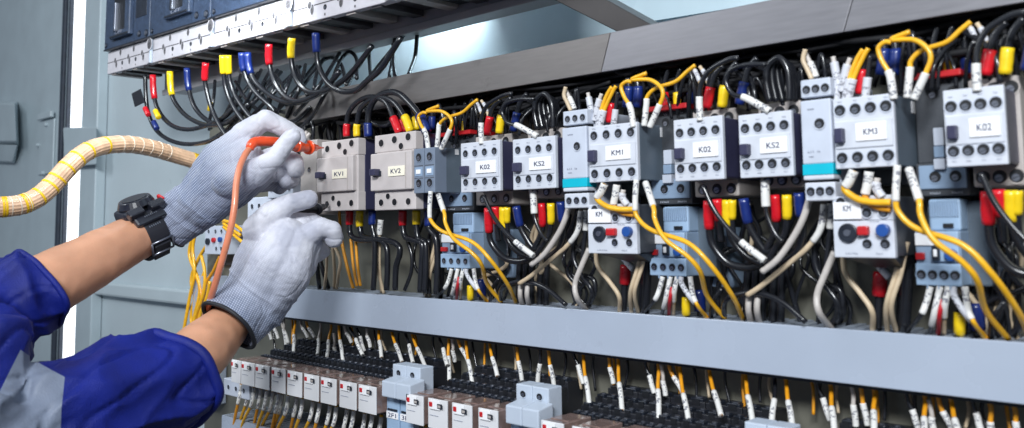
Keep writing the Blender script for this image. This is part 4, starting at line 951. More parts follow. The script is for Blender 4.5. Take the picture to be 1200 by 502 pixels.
# wires under the relays
und = [282,291,297,305,312,319,326,330,337,347,354,366,374,386,393.5,406,414,427,435.5,446,488,498,512,522,540,552,570,585]
for k, x in enumerate(und):
    y = 278+(x+460)*.232+4
    Ya = .69+.008*(k % 2)
    near_ = 'left of 2F1' if x < 447 else 'right of 2F1'
    j = (k if x < 447 else k-20)
    L = ['1st','2nd','3rd','4th','5th','6th','7th','8th','9th','10th','11th','12th','13th','14th','15th','16th','17th','18th','19th','20th']
    pts = [P(x+1, y-6, Ya), P(x, y+4, Ya), P(x-3, y+18, Ya-.002), P(x-8-3*(k % 3), y+45, Ya+.01), P(x-9, y+80, Ya+.03)]
    cc = catmull(pts, 6)
    t = thing('relay_wire', pts[0], 'yellow wire in white sleeve below the relays, %s from left, %s' % (L[j], near_), 'wire', 'yellow sleeved wires below the relays')
    MB().tube(cc, .0024, 8).build('insulation', 'wyel' if k % 3 else 'wora', t, smooth=True)
    sleeve(resample(cc, .02, .22, 12), .0029, 'sleeve', t)
# white terminal rail at lower left
d = Dev('terminal_strip', 262, 443, 462, 292, .69, 'short pale terminal strip by the lower forearm, below the leftmost relays', 'terminal strip', None)
d.box('body', 0, 1, 0, 1, 0, .06, 'lav')
for u in (.2,.5,.8): d.term(u, .5, .004)
# ---------------------------------------------------------------- the person
def capsule(mb, p0, p1, r0, r1, n=20):
    p0, p1 = V(p0), V(p1); ax = p1-p0; L = ax.length
    ax = ax.normalized() if L > 1e-6 else V((0,0,1))
    u = ax.orthogonal().normalized(); w = ax.cross(u); rings = []
    for k in range(1, 6): a = math.pi/2*k/6; rings.append((p0-ax*r0*math.cos(a), r0*math.sin(a)))
    rings.append((p0, r0)); rings.append((p0.lerp(p1,.5), (r0+r1)/2)); rings.append((p1, r1))
    for k in range(5, 0, -1): a = math.pi/2*k/6; rings.append((p1+ax*r1*math.cos(a), r1*math.sin(a)))
    vs = [c+(u*math.cos(2*math.pi*i/n)+w*math.sin(2*math.pi*i/n))*r for c, r in rings for i in range(n)]
    m = len(rings); fs = [(j*n+i, j*n+(i+1) % n, (j+1)*n+(i+1) % n, (j+1)*n+i) for j in range(m-1) for i in range(n)]
    fs += [tuple(range(n-1, -1, -1)), tuple(range((m-1)*n, m*n))]
    mb.add(vs, fs)
def chain(mb, pts):      # (px,py,t,r_px)
    w = [(Q(a, b, t), r*t/F) for a, b, t, r in pts]
    for (a, ra), (b, rb) in zip(w, w[1:]): capsule(mb, a, b, ra, rb)
def wchain(mb, pts):
    for (a, ra), (b, rb) in zip(pts, pts[1:]): capsule(mb, a, b, ra, rb)
def fuse_mesh(mb, name, m, parent, voxel, smooth=6, disp=None, attr=None, fac=.5, cuts=()):
    me = bpy.data.meshes.new(name); me.from_pydata([tuple(v) for v in mb.v], [], mb.f)
    bm = bmesh.new(); bm.from_mesh(me); bmesh.ops.recalc_face_normals(bm, faces=bm.faces); bm.to_mesh(me); bm.free()
    o = bpy.data.objects.new('tmp', me); COL.objects.link(o)
    r = o.modifiers.new('r', 'REMESH'); r.mode = 'VOXEL'; r.voxel_size = voxel; r.use_smooth_shade = True
    s = o.modifiers.new('s', 'SMOOTH'); s.factor = fac; s.iterations = smooth
    dg = bpy.context.evaluated_depsgraph_get(); dg.update()
    me2 = bpy.data.meshes.new_from_object(o.evaluated_get(dg)); bpy.data.objects.remove(o)
    if disp:
        nn = [v.normal.copy() for v in me2.vertices]
        for v, nrm in zip(me2.vertices, nn): v.co = v.co+nrm*disp(v.co, nrm)
        me2.update()
    loops = []
    for co, no, rad_ in cuts:            # open the end of a sleeve or cuff; keeps the boundary as a loop
        bm = bmesh.new(); bm.from_mesh(me2)
        near_ = [f for f in bm.faces if (f.calc_center_median()-co).length < rad_]
        geo = list({e for f in near_ for e in f.edges})+list({v for f in near_ for v in f.verts})+near_
        bmesh.ops.bisect_plane(bm, geom=geo, plane_co=co, plane_no=no, dist=1e-6)
        kill = [f for f in bm.faces if (f.calc_center_median()-co).length < rad_*.97 and (f.calc_center_median()-co).dot(no) > 0]
        bmesh.ops.delete(bm, geom=kill, context='FACES')
        bd = [v.co.copy() for v in bm.verts if v.is_boundary and abs((v.co-co).dot(no)) < 1e-4]
        bm.verts.ensure_lookup_table(); seen = set(); small = []
        for v0 in bm.verts:
            if v0 in seen: continue
            st_ = [v0]; seen.add(v0); isl = []
            while st_:
                v = st_.pop(); isl.append(v)
                for e in v.link_edges:
                    o_ = e.other_vert(v)
                    if o_ not in seen: seen.add(o_); st_.append(o_)
            if len(isl) < .2*len(bm.verts): small += isl
        sm_ = set(small); bd = [q_ for q_ in (v.co.copy() for v in bm.verts if v.is_boundary and v not in sm_ and abs((v.co-co).dot(no)) < 1e-4)]
        if small: bmesh.ops.delete(bm, geom=small, context='VERTS')
        bm.to_mesh(me2); bm.free()
        cc_ = sum(bd, V((0,0,0)))/len(bd); uu = no.orthogonal().normalized(); ww = no.cross(uu)
        bd.sort(key=lambda p: math.atan2((p-cc_).dot(ww), (p-cc_).dot(uu)))
        loops.append([bd[int(i*len(bd)/60)] for i in range(60)])
    if attr:
        a1 = me2.attributes.new('knit', 'FLOAT', 'POINT'); a2 = me2.attributes.new('kuv', 'FLOAT_VECTOR', 'POINT')
        for i, v in enumerate(me2.vertices):
            k, uvw = attr(v.co); a1.data[i].value = k; a2.data[i].vector = uvw
    o0 = V(parent['_o']) if parent else V((0,0,0))
    for v in me2.vertices: v.co -= o0
    me2.name = name; me2.materials.clear(); me2.materials.append(MT[m]); me2.shade_smooth()
    o = bpy.data.objects.new(name, me2); COL.objects.link(o); o['_o'] = list(o0)
    if parent: o.parent = parent
    return (o, loops) if cuts else o
# materials
def skin_mat():
    m = mat('skin', (.56,.285,.175), .42, var=.16, vscale=22, bump=.12, bscale=420, spec=.4)
    b = m.node_tree.nodes['Principled BSDF']; b.inputs['Subsurface Weight'].default_value = .12; b.inputs['Subsurface Radius'].default_value = (.012,.005,.003); b.inputs['Subsurface Scale'].default_value = .5
    return m
MT['skin'] = skin_mat()
def glove_mat():
    m = bpy.data.materials.new('glove_knit'); m.use_nodes = True; N, L = m.node_tree.nodes, m.node_tree.links; b = N['Principled BSDF']
    k = N.new('ShaderNodeAttribute'); k.attribute_name = 'knit'; u = N.new('ShaderNodeAttribute'); u.attribute_name = 'kuv'
    nz = N.new('ShaderNodeTexNoise'); nz.inputs['Scale'].default_value = 28; nz.inputs['Detail'].default_value = 7; tc = N.new('ShaderNodeTexCoord'); L.new(tc.outputs['Object'], nz.inputs['Vector'])
    ws = []
    for ax, sc in (('X',150),('Y',110)):
        w = N.new('ShaderNodeTexWave'); w.bands_direction = ax; w.inputs['Scale'].default_value = sc; w.inputs['Distortion'].default_value = .8; w.inputs['Detail'].default_value = 1; w.inputs['Detail Scale'].default_value = 2
        L.new(u.outputs['Vector'], w.inputs['Vector']); ws.append(w)
    mul = N.new('ShaderNodeMath'); mul.operation = 'MULTIPLY'; L.new(ws[0].outputs['Fac'], mul.inputs[0]); L.new(ws[1].outputs['Fac'], mul.inputs[1])
    r1 = N.new('ShaderNodeValToRGB'); r1.color_ramp.elements[0].position=.05; r1.color_ramp.elements[1].position=.6
    r1.color_ramp.elements[0].color = (.10,.13,.22,1); r1.color_ramp.elements[1].color = (.37,.42,.54,1); L.new(mul.outputs[0], r1.inputs[0])
    r2 = N.new('ShaderNodeValToRGB'); r2.color_ramp.elements[0].position=.35; r2.color_ramp.elements[1].position=.65
    r2.color_ramp.elements[0].color = (.42,.43,.51,1); r2.color_ramp.elements[1].color = (.70,.70,.76,1); L.new(nz.outputs['Fac'], r2.inputs[0])
    ad = N.new('ShaderNodeMath'); ad.operation = 'ADD'; sb = N.new('ShaderNodeMath'); sb.operation = 'MULTIPLY_ADD'; L.new(nz.outputs['Fac'], sb.inputs[0]); sb.inputs[1].default_value = .7; sb.inputs[2].default_value = -.35
    L.new(k.outputs['Fac'], ad.inputs[0]); L.new(sb.outputs[0], ad.inputs[1]); ad.use_clamp = True
    mx = N.new('ShaderNodeMix'); mx.data_type = 'RGBA'; L.new(ad.outputs[0], mx.inputs[0]); L.new(r2.outputs[0], mx.inputs[6]); L.new(r1.outputs[0], mx.inputs[7]); L.new(mx.outputs[2], b.inputs['Base Color'])
    b.inputs['Roughness'].default_value = .75; b.inputs['Sheen Weight'].default_value = .2
    k2 = N.new('ShaderNodeMath'); k2.operation = 'MULTIPLY_ADD'; L.new(ad.outputs[0], k2.inputs[0]); k2.inputs[1].default_value = .8; k2.inputs[2].default_value = .12
    h = N.new('ShaderNodeMath'); h.operation = 'MULTIPLY'; L.new(mul.outputs[0], h.inputs[0]); L.new(k2.outputs[0], h.inputs[1])
    n3 = N.new('ShaderNodeTexNoise'); n3.inputs['Scale'].default_value = 90; n3.inputs['Detail'].default_value = 6; L.new(tc.outputs['Object'], n3.inputs['Vector'])
    h2 = N.new('ShaderNodeMath'); h2.operation = 'MULTIPLY_ADD'; L.new(n3.outputs['Fac'], h2.inputs[0]); h2.inputs[1].default_value = 1.6; L.new(h.outputs[0], h2.inputs[2])
    bp = N.new('ShaderNodeBump'); bp.inputs['Strength'].default_value = .55; bp.inputs['Distance'].default_value = .0012; L.new(h2.outputs[0], bp.inputs['Height']); L.new(bp.outputs[0], b.inputs['Normal'])
    return m
MT['glove'] = glove_mat()
MT['jacket'] = mat('jacket_cotton', (.005,.013,.175), .5, var=.3, vscale=18, bump=.5, bscale=850, spec=.3)
MT['jacketg'] = mat('jacket_grey_panel', (.16,.19,.26), .6, var=.1, vscale=30, bump=.2, bscale=600)
MT['trouser'] = mat('trouser_cotton', (.01,.02,.12), .7, var=.2)
MT['hair'] = mat('hair_black', (.012,.010,.010), .5, var=.3)
MT['hem'] = mat('glove_hem', (.012,.014,.02), .6)
MT['lead'] = mat('test_lead', (.72,.24,.13), .38, var=.08, vscale=60, coat=.3)
MT['probe'] = mat('probe_orange', (.85,.085,.02), .33, var=.06, vscale=60, coat=.3)

EL1, EL2 = Q(-90,415,.90), Q(-10,545,.80)
SH1, SH2 = V((-1.22,-.08,.06)), V((-.84,-.10,.04))
per = thing('person', V((-1.0,-.12,-1.35)), 'person in a blue work jacket and knitted gloves holding two test probes to the breakers', 'person')
mb = MB()
chain(mb, [(196,262,1.13,21),(178,270,1.12,25),(150,283,1.09,28),(118,301,1.06,32),(52,336,1.0,39),(-20,378,.95,42)])
wchain(mb, [(Q(-20,378,.95),.042),(EL1,.044),(SH1,.058)])
chain(mb, [(282,366,1.09,20),(264,384,1.065,27),(238,410,1.02,35),(190,452,.955,38),(100,500,.88,40)])
wchain(mb, [(Q(100,500,.88),.036),(EL2,.046),(SH2,.058)])
wchain(mb, [(SH1,.07),(V((-1.03,-.10,.05)),.10),(SH2,.07)]); wchain(mb, [(V((-1.1,-.1,-.02)),.11),(V((-1.09,-.12,-.40)),.12),(V((-1.09,-.12,-.52)),.12)]); wchain(mb, [(V((-.96,-.1,-.02)),.11),(V((-.97,-.12,-.40)),.12),(V((-.97,-.12,-.52)),.12)])
wchain(mb, [(V((-1.03,-.10,.05)),.07),(V((-1.03,-.09,.18)),.055)]); wchain(mb, [(V((-1.03,-.05,.21)),.062),(V((-1.03,-.08,.31)),.082),(V((-1.03,-.10,.33)),.080)])
wchain(mb, [(V((-1.03,.030,.275)),.012),(V((-1.03,.012,.30)),.010)])
for s_ in (-1, 1):
    wchain(mb, [(V((-1.03+s_*.085,-.08,.27)),.016),(V((-1.03+s_*.085,-.08,.30)),.018)])
    wchain(mb, [(V((-1.03+s_*.09,-.12,-.55)),.085),(V((-1.03+s_*.10,-.11,-.95)),.06),(V((-1.03+s_*.10,-.12,-1.30)),.04),(V((-1.03+s_*.10,-.0,-1.32)),.038)])
body = fuse_mesh(mb, 'body', 'skin', per, .0035, 8, disp=lambda p, n: .0012*mnoise.noise(p*28)+.0008*mnoise.noise(p*70))
# jacket
mb = MB()
chain(mb, [(64,331,1.0,46),(46,338,1.0,47),(20,350,.98,51),(-20,375,.95,55)]); wchain(mb, [(Q(-20,375,.95),.053),(EL1,.062),(SH1,.075)])
# open turned-back cuffs: rings of short capsules round the arm
def ring(mb, c, ax, u, w, ru, rw, r, n=28):
    pts = [c+u*(ru*math.cos(2*math.pi*k/n))+w*(rw*math.sin(2*math.pi*k/n)) for k in range(n)]
    for k in range(n): capsule(mb, pts[k], pts[(k+1) % n], r, r, 8)
def armframe(a, b):
    ax = (b-a).normalized(); fw = ray(200, 350).normalized(); u = ax.cross(fw).normalized(); return ax, u, ax.cross(u).normalized()
c1 = Q(37,342,1.0); ax, u, w = armframe(Q(52,336,1.0), Q(118,301,1.06)); pass
chain(mb, [(226,434,.98,50),(196,448,.96,56),(165,456,.935,62),(120,468,.90,68),(60,500,.85,72)])
wchain(mb, [(Q(60,505,.85),.058),(EL2,.062),(SH2,.075)])
c2 = Q(226,425,.985); ax2, u2, w2 = armframe(Q(190,445,.95), Q(238,410,1.02)); chain(mb, [(-30,400,.92,60),(-10,410,.84,44),(-35,455,.80,50)])
wchain(mb, [(SH1,.08),(V((-1.03,-.10,.06)),.11),(SH2,.08)]); wchain(mb, [(V((-1.11,-.1,-.02)),.12),(V((-1.10,-.12,-.40)),.13),(V((-1.10,-.12,-.50)),.13)]); wchain(mb, [(V((-.95,-.1,-.02)),.12),(V((-.96,-.12,-.40)),.13),(V((-.96,-.12,-.50)),.13)])
def jdisp(p, n):
    q = V((p.dot(ax2)*11, p.dot(u2)*19, p.dot(w2)*19))
    a = mnoise.noise(q+V((3,1,7))); b_ = mnoise.noise(q*2.1+V((9,2,4)))
    c_ = mnoise.noise(q*1.7+V((4,7,1)))
    return .013*(.5-1.6*abs(a)**.8)+.006*(.35-abs(c_)**.6)+.002*b_-.0035*max(0, 1-abs(mnoise.noise(q*1.25+V((1,8,3))))*8)
jk, lps = fuse_mesh(mb, 'jacket', 'jacket', per, .0032, 8, disp=jdisp, cuts=((Q(37,342,1.0), ax, .085), (Q(206,447,.965), ax2, .10)))
def rimtube(lp, off, r, name, m, n=10, par=per):
    sm = lp
    for _ in range(3): sm = [(sm[i-1]+sm[i]*2+sm[(i+1) % len(sm)])/4 for i in range(len(sm))]
    sm = [p+off for p in sm]
    return MB().tube(sm+[sm[0], sm[1]], r, n).build(name, m, par, smooth=True)
rimtube(lps[0], ax*0, .0035, 'cuff_edge', 'jacket'); rimtube(lps[1], ax2*0, .0062, 'cuff_edge', 'jacket', 12)
MT['jacketg'].name = 'jacket_grey_panel'
jk.data.materials.append(MT['jacketg']); MI = M3.transposed()
def inpoly(x, y, pl):
    r = False
    for (x0, y0), (x1, y1) in zip(pl, pl[1:]+pl[:1]):
        if (y0 > y) != (y1 > y) and x < (x1-x0)*(y-y0)/(y1-y0)+x0: r = not r
    return r
pl = [(24,410),(50,428),(76,442),(72,480),(66,640),(-90,640),(-50,510),(-4,466)]
jo = V(jk['_o']); bm = bmesh.new(); bm.from_mesh(jk.data)
for (x0, y0), (x1, y1) in zip(pl, pl[1:]+pl[:1]):
    nn_ = ray(x0, y0).cross(ray(x1, y1)).normalized(); md = Q((x0+x1)/2, (y0+y1)/2, .80)
    if y1 > 600: md = Q(71, 500, .80)
    fs_ = [f for f in bm.faces if (f.calc_center_median()+jo-md).length < .09]
    geo = list({e for f in fs_ for e in f.edges})+list({v for f in fs_ for v in f.verts})+fs_
    bmesh.ops.bisect_plane(bm, geom=geo, plane_co=-jo, plane_no=nn_, dist=1e-6)
bm.to_mesh(jk.data); bm.free(); jk.data.shade_smooth()
for f in jk.data.polygons:
    q_ = MI @ (f.center+jo); tt_ = -q_.z
    if .5 < tt_ < .93 and inpoly(PPX+F*q_.x/tt_, PPY-F*q_.y/tt_, pl): f.material_index = 1
mb = MB()
for s_ in (-1, 1): wchain(mb, [(V((-1.03+s_*.08,-.12,-.52)),.115),(V((-1.03+s_*.10,-.11,-.95)),.08),(V((-1.03+s_*.10,-.12,-1.28)),.065)])
fuse_mesh(mb, 'trousers', 'trouser', per, .008, 4, disp=lambda p, n: .006*mnoise.noise(p*14))
mb = MB(); wchain(mb, [(V((-1.03,-.11,.345)),.083),(V((-1.03,-.13,.30)),.08)]); fuse_mesh(mb, 'hair', 'hair', per, .005, 4, disp=lambda p, n: .004*mnoise.noise(p*60))
for s_ in (-1, 1):
    e = MB(); capsule(e, V((-1.03+s_*.03,-.004,.31)), V((-1.03+s_*.03,-.003,.31)), .010, .010); e.build('eye', 'label', per, smooth=True)
e = MB(); capsule(e, V((-1.05,.008,.232)), V((-1.01,.008,.232)), .006, .006); e.build('lips', 'skin', per, smooth=True)

# gloves
def glove(parts, hem, wrist, knuck, side, extra, hr_):
    A = (knuck-wrist).normalized(); fw = ray(300, 250).normalized(); B = A.cross(fw).normalized(); C = A.cross(B)
    Lh = (knuck-wrist).length
    def disp(p, n):
        s = (p-wrist).dot(A)/Lh; d = 0
        rr = mnoise.noise(V((s*7, (p-wrist).dot(B)*9, (p-wrist).dot(C)*9))+V((side, 0, 0)))
        if s < .62:
            kk = max(0, 1-abs(s-.22)/.4)
            if side < 0: kk *= 1.9
            d += .0022*kk*(-abs(math.sin((s*11+(p-wrist).dot(B)*26*side+2.2*rr)))**.6+.6)
        d += .0013*mnoise.noise(p*38+V((side*5,0,0)))+.0004*mnoise.noise(p*120)
        d -= .0008*max(0, 1-abs(mnoise.noise(p*34+V((2*side,5,1))))*8)+.0004*max(0, 1-abs(mnoise.noise(p*75))*7)
        d += extra(p, n)
        return d
    def attr(p):
        s = (p-wrist).dot(A)/Lh
        k = 1-max(0, min(1, (s-.62)/.5)) if side > 0 else 1-max(0, min(1, (s-.20)/.65))
        return k*.9, ((p-wrist).dot(A), (p-wrist).dot(B), (p-wrist).dot(C))
    mb = MB()
    for c in parts: chain(mb, c)
    g, lp = fuse_mesh(mb, 'glove', 'glove', per, .0014, 5, disp=disp, attr=attr, cuts=((hem[0], (hem[0]-hem[1]).normalized(), hem[2]),))
    rimtube(lp[0], V((0,0,0)), hr_, 'glove_hem', 'hem')
    return g
t = 1.12
g1 = [
 [(190,266,1.13,25),(216,250,1.13,25),(232,240,1.13,27)], [(198,273,1.13,22),(232,252,1.13,22)], [(188,258,1.13,21),(226,232,1.13,22)],
 [(226,232,1.13,22),(255,187,1.14,20),(284,160,1.145,14)], [(232,240,1.12,24),(262,202,1.12,26),(291,178,1.13,16)],
 [(238,246,1.12,22),(270,218,1.12,24),(301,196,1.13,16)], [(240,252,1.14,17),(278,226,1.15,17),(312,204,1.155,12)],
 [(284,158,1.145,13.5),(311,140,1.15,12),(349,159,1.165,9.5),(351,165,1.165,9)],                              # index finger over the probe
 [(268,212,1.10,20),(300,202,1.09,17),(322,186,1.085,12),(340,163,1.09,10.5),(343,161,1.09,10)],              # thumb pressing the probe
 [(301,192,1.14,13),(326,182,1.17,11.5),(345,190,1.175,11),(347,200,1.17,10.5)],                              # middle finger, curled
 [(312,202,1.16,12),(334,204,1.19,10),(342,212,1.19,9.5),(336,214,1.18,9)],                                    # ring finger, curled
 [(300,214,1.17,12),(322,214,1.20,9.5),(328,219,1.20,9)]]                                                       # little finger
glove(g1, (Q(197,261,1.13), Q(216,250,1.13), .06), Q(200,260,1.13), Q(295,175,1.14), 1, lambda p, n: 0, .0016)
g2 = [
 [(254,396,1.035,35),(274,376,1.065,35),(298,352,1.095,32)], [(266,402,1.045,27),(284,385,1.07,26),(312,360,1.095,26)], [(246,386,1.045,27),(265,367,1.07,26),(288,340,1.10,26)],
 [(288,345,1.10,26),(300,304,1.11,25),(314,272,1.12,21)], [(300,352,1.09,30),(322,308,1.09,31),(336,280,1.10,25)],
 [(312,356,1.095,27),(338,318,1.09,28),(350,284,1.10,22)], [(318,350,1.11,22),(350,308,1.11,22),(362,284,1.115,17)],
 [(304,270,1.11,20),(318,252,1.10,16),(340,239,1.10,12.5),(362,233.5,1.115,10.8)],                             # index finger along the probe
 [(330,272,1.11,20),(350,266,1.125,17),(366,263,1.135,13),(372,264,1.145,11)],                                    # middle finger
 [(360,276,1.10,15),(376,266,1.10,12),(389,270,1.105,11.5),(391,279,1.11,11.2)],                                  # bent finger at the right
 [(356,296,1.13,14),(370,290,1.14,11),(378,294,1.15,9.5),(370,300,1.15,9)],                                       # little finger tucked under
 [(322,262,1.15,13),(342,254,1.165,11),(358,249,1.17,9.5)]]                                                        # thumb behind the probe
glove(g2, (Q(267,381,1.062), Q(298,347,1.095), .075), Q(274,380,1.09), Q(340,265,1.11), -1, lambda p, n: 0, .0026)

# wristwatch
ca = Q(172,273,1.115); ax, u, w = armframe(Q(150,283,1.09), Q(196,262,1.13))
if u.dot(Q(160,240,1.1)-Q(172,273,1.1)) < 0: u = -u; w = -w
if w.dot(-ray(170,270)) < 0: w = -w
wt = thing('wristwatch', ca, 'bulky black digital wristwatch with a red button and rubber strap', 'watch')
R_ = .0325
st = MB(); n = 48
def wp(a, r, h): return ca+ax*h+(u*math.cos(a)*1.0+w*math.sin(a)*.98)*r
for (a0, a1, hw, nm) in ((.05, 2*math.pi-.05, .0150, 's'),):
    vs = []; fs = []
    for k in range(n+1):
        a = a0+(a1-a0)*k/n; wd = hw*(1-.18*(.5-.5*math.cos(a)))
        for r, h in ((R_, -wd), (R_+.0028, -wd*.96), (R_+.0028, wd*.96), (R_, wd)): vs.append(wp(a, r, h))
    for k in range(n):
        for j in range(4): fs.append((k*4+j, k*4+(j+1) % 4, k*4+4+(j+1) % 4, k*4+4+j))
    fs += [(0,1,2,3), (n*4+3, n*4+2, n*4+1, n*4)]
    st.add(vs, fs)
MT['strap'] = mat('strap_rubber', (.012,.013,.02), .48, bump=.1, bscale=500, var=.2); MT['cased'] = mat('watch_case', (.016,.018,.028), .3, var=.3, coat=.4)
st.build('strap', 'strap', wt, smooth=False, bevel=.0006)
def wbox(name, m, a, half_a, h0, h1, r0, r1, bev=.001, par=None):
    A_ = [wp(a-half_a, r0, h0), wp(a+half_a, r0, h0), wp(a+half_a, r0, h1), wp(a-half_a, r0, h1)]
    er = (u*math.cos(a)+w*math.sin(a)); B_ = [p+er*(r1-r0) for p in A_]
    return MB().hull4(A_, B_).build(name, m, par or wt, bevel=bev)
aw = .38
cs = wbox('case', 'cased', aw, .66, -.027, .025, R_-.004, R_+.013, .005)
er0 = u*math.cos(aw)+w*math.sin(aw); MB().cyl(ca+ax*-.001+er0*(R_+.008), er0, .0235, .0085, 32, r2=.0195).build('bezel', 'cased', wt, bevel=.0008); MB().cyl(ca+ax*-.001+er0*(R_+.0166), er0, .0155, .0006, 24).build('display', 'mccbd', wt)
wbox('accent_stripe', 'red', aw-.18, .04, -.008, .006, R_+.0173, R_+.0178, .0003)
wbox('red_button', 'red', aw+.30, .20, .0253, .0295, R_+.002, R_+.012, .001)
wbox('case_lug', 'cased', aw+.78, .30, -.022, .019, R_-.004, R_+.010, .003); wbox('case_lug', 'cased', aw-.62, .16, -.018, .016, R_-.001, R_+.010, .002)
wbox('side_guard', 'cased', aw+.60, .14, -.026, -.006, R_+.006, R_+.0175, .0015); wbox('side_guard', 'cased', aw+.60, .14, .003, .023, R_+.006, R_+.0175, .0015)
gm = MB()
for k in range(6):
    a = 1.50; h = -.008+.0028*k
    A_ = [wp(a-.03, R_+.0028, h), wp(a+.03, R_+.0028, h), wp(a+.03, R_+.0028, h+.0012), wp(a-.03, R_+.0028, h+.0012)]
    gm.hull4(A_, [p+(u*math.cos(a)+w*math.sin(a))*.0006 for p in A_])
gm.build('strap_print', 'screw', wt)
gm = MB()
for k in range(7):
    a = aw+.80; h = -.009+.0026*k; er = (u*math.cos(a)+w*math.sin(a))
    A_ = [wp(a-.02, R_+.0102, h), wp(a+.02, R_+.0102, h), wp(a+.02, R_+.0102, h+.0013), wp(a-.02, R_+.0102, h+.0013)]
    gm.hull4(A_, [p+er*.0004 for p in A_])
gm.build('case_print', 'screw', wt)
ab = 2.35
fb = MB(); cor = [wp(ab-.24, R_+.0048, -.0145), wp(ab+.24, R_+.0048, -.0145), wp(ab+.24, R_+.0048, .0145), wp(ab-.24, R_+.0048, .0145)]
for k in range(4): fb.tube([cor[k], cor[(k+1) % 4]], .0014, 8)
fb.build('buckle', 'screw', wt, smooth=True)
wbox('strap_tail', 'strap', ab+.25, .38, -.011, .011, R_+.0030, R_+.0065, .001)

# orange probe and its lead
pb = thing('test_probe', Q(300,170,1.12), 'orange test probe with a collar held by the raised glove, its lead curving down', 'test probe')
tip = P(379,173.5,.693)
a0 = Q(294,171,1.10); hnd = [Q(292,174,1.095), Q(296,169,1.10), Q(304,166,1.105), Q(323,167,1.12), Q(345,171.5,1.15), Q(360,173.2,tip.dot(tip.normalized())*0+1.17)]
ptip = Q(379,173.5,1.0); ptip = tip
tt = (ray(379,173.5)); tz = tip.y/tt.y
hnd = [Q(292.5,175,1.09), Q(295,169.5,1.092), Q(302,166,1.10), Q(323,166.5,1.12), Q(345,171,1.15), Q(360,173,tz-.04)]
MB().tube(catmull(hnd, 6), .0062, 14, rf=lambda f, a: .85+.2*min(1, f*4) if f < .25 else 1.05).build('handle', 'probe', pb, smooth=True)
d_ = (tip-hnd[-1]).normalized()
MB().cyl(Q(347,171.5,tz-.06), d_, .0080, .012, 18).build('grip_ring', 'probe', pb, bevel=.001)
MB().cyl(Q(361,173,tz-.035), d_, .0100, .0035, 20).build('collar', 'probe', pb, bevel=.001)
MB().cyl(Q(365,173.2,tz-.028), d_, .0068, .016, 16, r2=.0036).build('nose', 'probe', pb, bevel=.0006)
MB().tube([Q(370,173.3,tz-.02), tip], .0026, 10, rf=lambda f, a: 1-.6*f).build('tip', 'probe', pb, smooth=True)
ld = [Q(292.5,174,1.09), Q(287,182,1.075), Q(281,196,1.06), Q(277,215,1.05), Q(275,240,1.04), Q(271,265,1.035), Q(264,292,1.035), Q(256,320,1.04), Q(247,350,1.06), Q(238,380,1.10), Q(232,420,1.12)]
MB().tube(catmull(ld, 7), .0041, 12).build('lead', 'lead', pb, smooth=True)
# black probe
bp_ = thing('black_probe', Q(366,245,1.15), 'black test probe tip between the lower glove fingers and the KV1 breaker', 'test probe')
tip2 = P(384,239,.693); tz2 = tip2.y/ray(384,239).y
MB().tube(catmull([Q(348,248,1.145), Q(362,246,1.155), Q(372,245,tz2-.03), Q(379,242.5,tz2-.012)], 5), .0055, 12, rf=lambda f, a: 1.1-.3*f).build('handle', 'black', bp_, smooth=True)
MB().cyl(Q(371,245,tz2-.035), (Q(379,242.5,tz2-.012)-Q(371,245,tz2-.035)), .0085, .003, 18).build('collar', 'black', bp_, bevel=.0006)
MB().tube(catmull([Q(377,243.5,tz2-.015), Q(382,242,tz2-.006), tip2], 5), .0032, 10, rf=lambda f, a: 1-.3*f).build('tip', 'black', bp_, smooth=True)

# wrapped cable bundle crossing at the left
cb = thing('wrapped_cable_bundle', Q(60,218,1.28), 'beige wrapped cable bundle with yellow rings bending across the cabinet post', 'cable bundle')
cpt = [(-40,244,1.20,13),(0,243,1.22,11.5),(25,240,1.24,11.5),(45,231,1.26,11.5),(62,216,1.28,11.5),(80,196,1.30,11.5),(100,179,1.33,11),(122,171,1.37,10),(150,169.5,1.42,9.5),(178,174,1.47,9),(205,182,1.52,8.5),(232,190,1.56,8.5)]
pc = catmull([Q(a, b, t_) for a, b, t_, r in cpt], 10)
L_ = len(pc)
rad = lambda f: (.0142+(.0135-.0142)*f)
MB().tube(pc, 1.0, 72, rf=lambda f, a: rad(f)*(1+.055*abs(math.cos(a*9)))).build('wrapped_wires', 'conduit', cb, smooth=True)
def ringpart(f, wdt, m, name, k=1.085, lim=None):
    i = max(1, min(L_-2, int(f*(L_-1)))); d0 = (pc[i+1]-pc[i-1]).normalized(); r = rad(f)*k
    MB().tube([pc[i]-d0*wdt/2, pc[i]+d0*wdt/2], r, 40).build(name, m, cb, smooth=False)
def ringpx(x, wdt, m, name, k=1.085):
    # nearest sample to a pixel column
    best = min(range(L_), key=lambda i: abs(PPX+F*((M3.transposed() @ pc[i]).x/(-(M3.transposed() @ pc[i]).z))-x))
    ringpart(best/(L_-1), wdt, m, name, k)
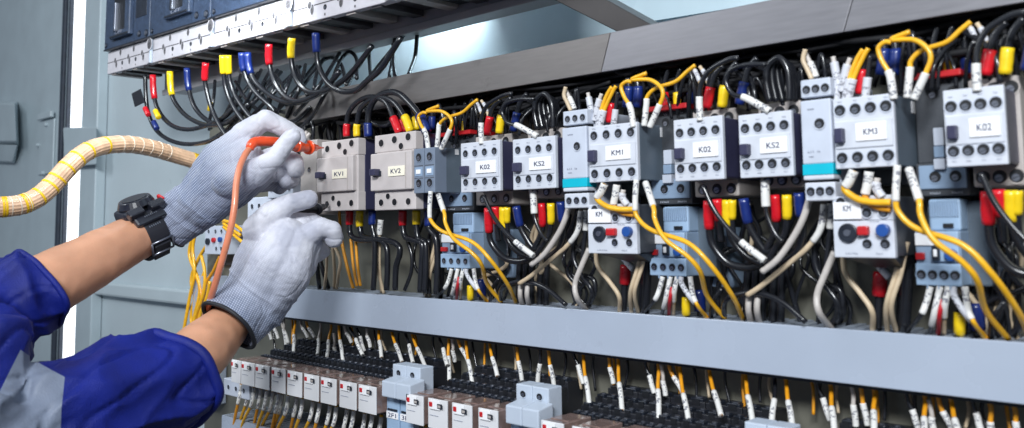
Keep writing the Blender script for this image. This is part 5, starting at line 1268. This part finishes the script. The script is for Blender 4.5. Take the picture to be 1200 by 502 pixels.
for x in (2,6,27,31,47,58,68,79,91,105,122): ringpx(x, .0035 if x > 10 else .003, 'condy', 'yellow_ring', 1.075)
for x in (12,20,30,137,148,159,170,181,192): ringpx(x+1.5, .0012, 'condc', 'wrap_edge', 1.08)
ringpx(228, .012, 'condy', 'end_tape', 1.06)
# ---------------------------------------------------------------- light
w = bpy.data.worlds.new('World'); SC.world = w; w.use_nodes = True
N, L = w.node_tree.nodes, w.node_tree.links
bg = N['Background']; tc = N.new('ShaderNodeTexCoord'); sp = N.new('ShaderNodeSeparateXYZ'); L.new(tc.outputs['Generated'], sp.inputs[0])
rp = N.new('ShaderNodeValToRGB'); mr = N.new('ShaderNodeMapRange'); mr.inputs[1].default_value = -1; mr.inputs[2].default_value = 1
L.new(sp.outputs['Z'], mr.inputs[0]); L.new(mr.outputs[0], rp.inputs[0]); L.new(rp.outputs[0], bg.inputs[0])
rp.color_ramp.elements[0].color = (.10,.11,.13,1); rp.color_ramp.elements[1].color = (.80,.90,1.0,1)
e = rp.color_ramp.elements.new(.5); e.color = (.34,.42,.54,1)
bg.inputs[1].default_value = .38
def area(name, loc, to, size, sy, power, col):
    l = bpy.data.lights.new(name, 'AREA'); l.shape = 'RECTANGLE'; l.size = size; l.size_y = sy; l.energy = power; l.color = col
    o = bpy.data.objects.new(name, l); COL.objects.link(o); o.location = loc
    o.rotation_euler = (V(to)-V(loc)).to_track_quat('-Z', 'Y').to_euler(); return o
c0 = P(600, 250, .7)
area('key_light', (.5, -1.2, 1.15), c0, 0.85, .35, 84, (.93,.97,1))  # added key light out of view, sized for harder shadows
area('side_light', (-1.9, -.9, 1.2), P(300, 250, .75), .6, .6, 14, (.90,.96,1))  # added side light out of view, weak against the key
area('back_wall_fill', P(500,-25,.865), P(470,70,.95), 1.1, .05, 7, (.88,.96,1))  # added fill light, unseen behind the rail, brightens the back wall
SC.view_settings.view_transform = 'Standard'; SC.view_settings.look = 'None'; SC.view_settings.exposure = 0; SC.view_settings.gamma = 1
SC.cycles.use_denoising = True
SC.cycles.max_bounces = 8
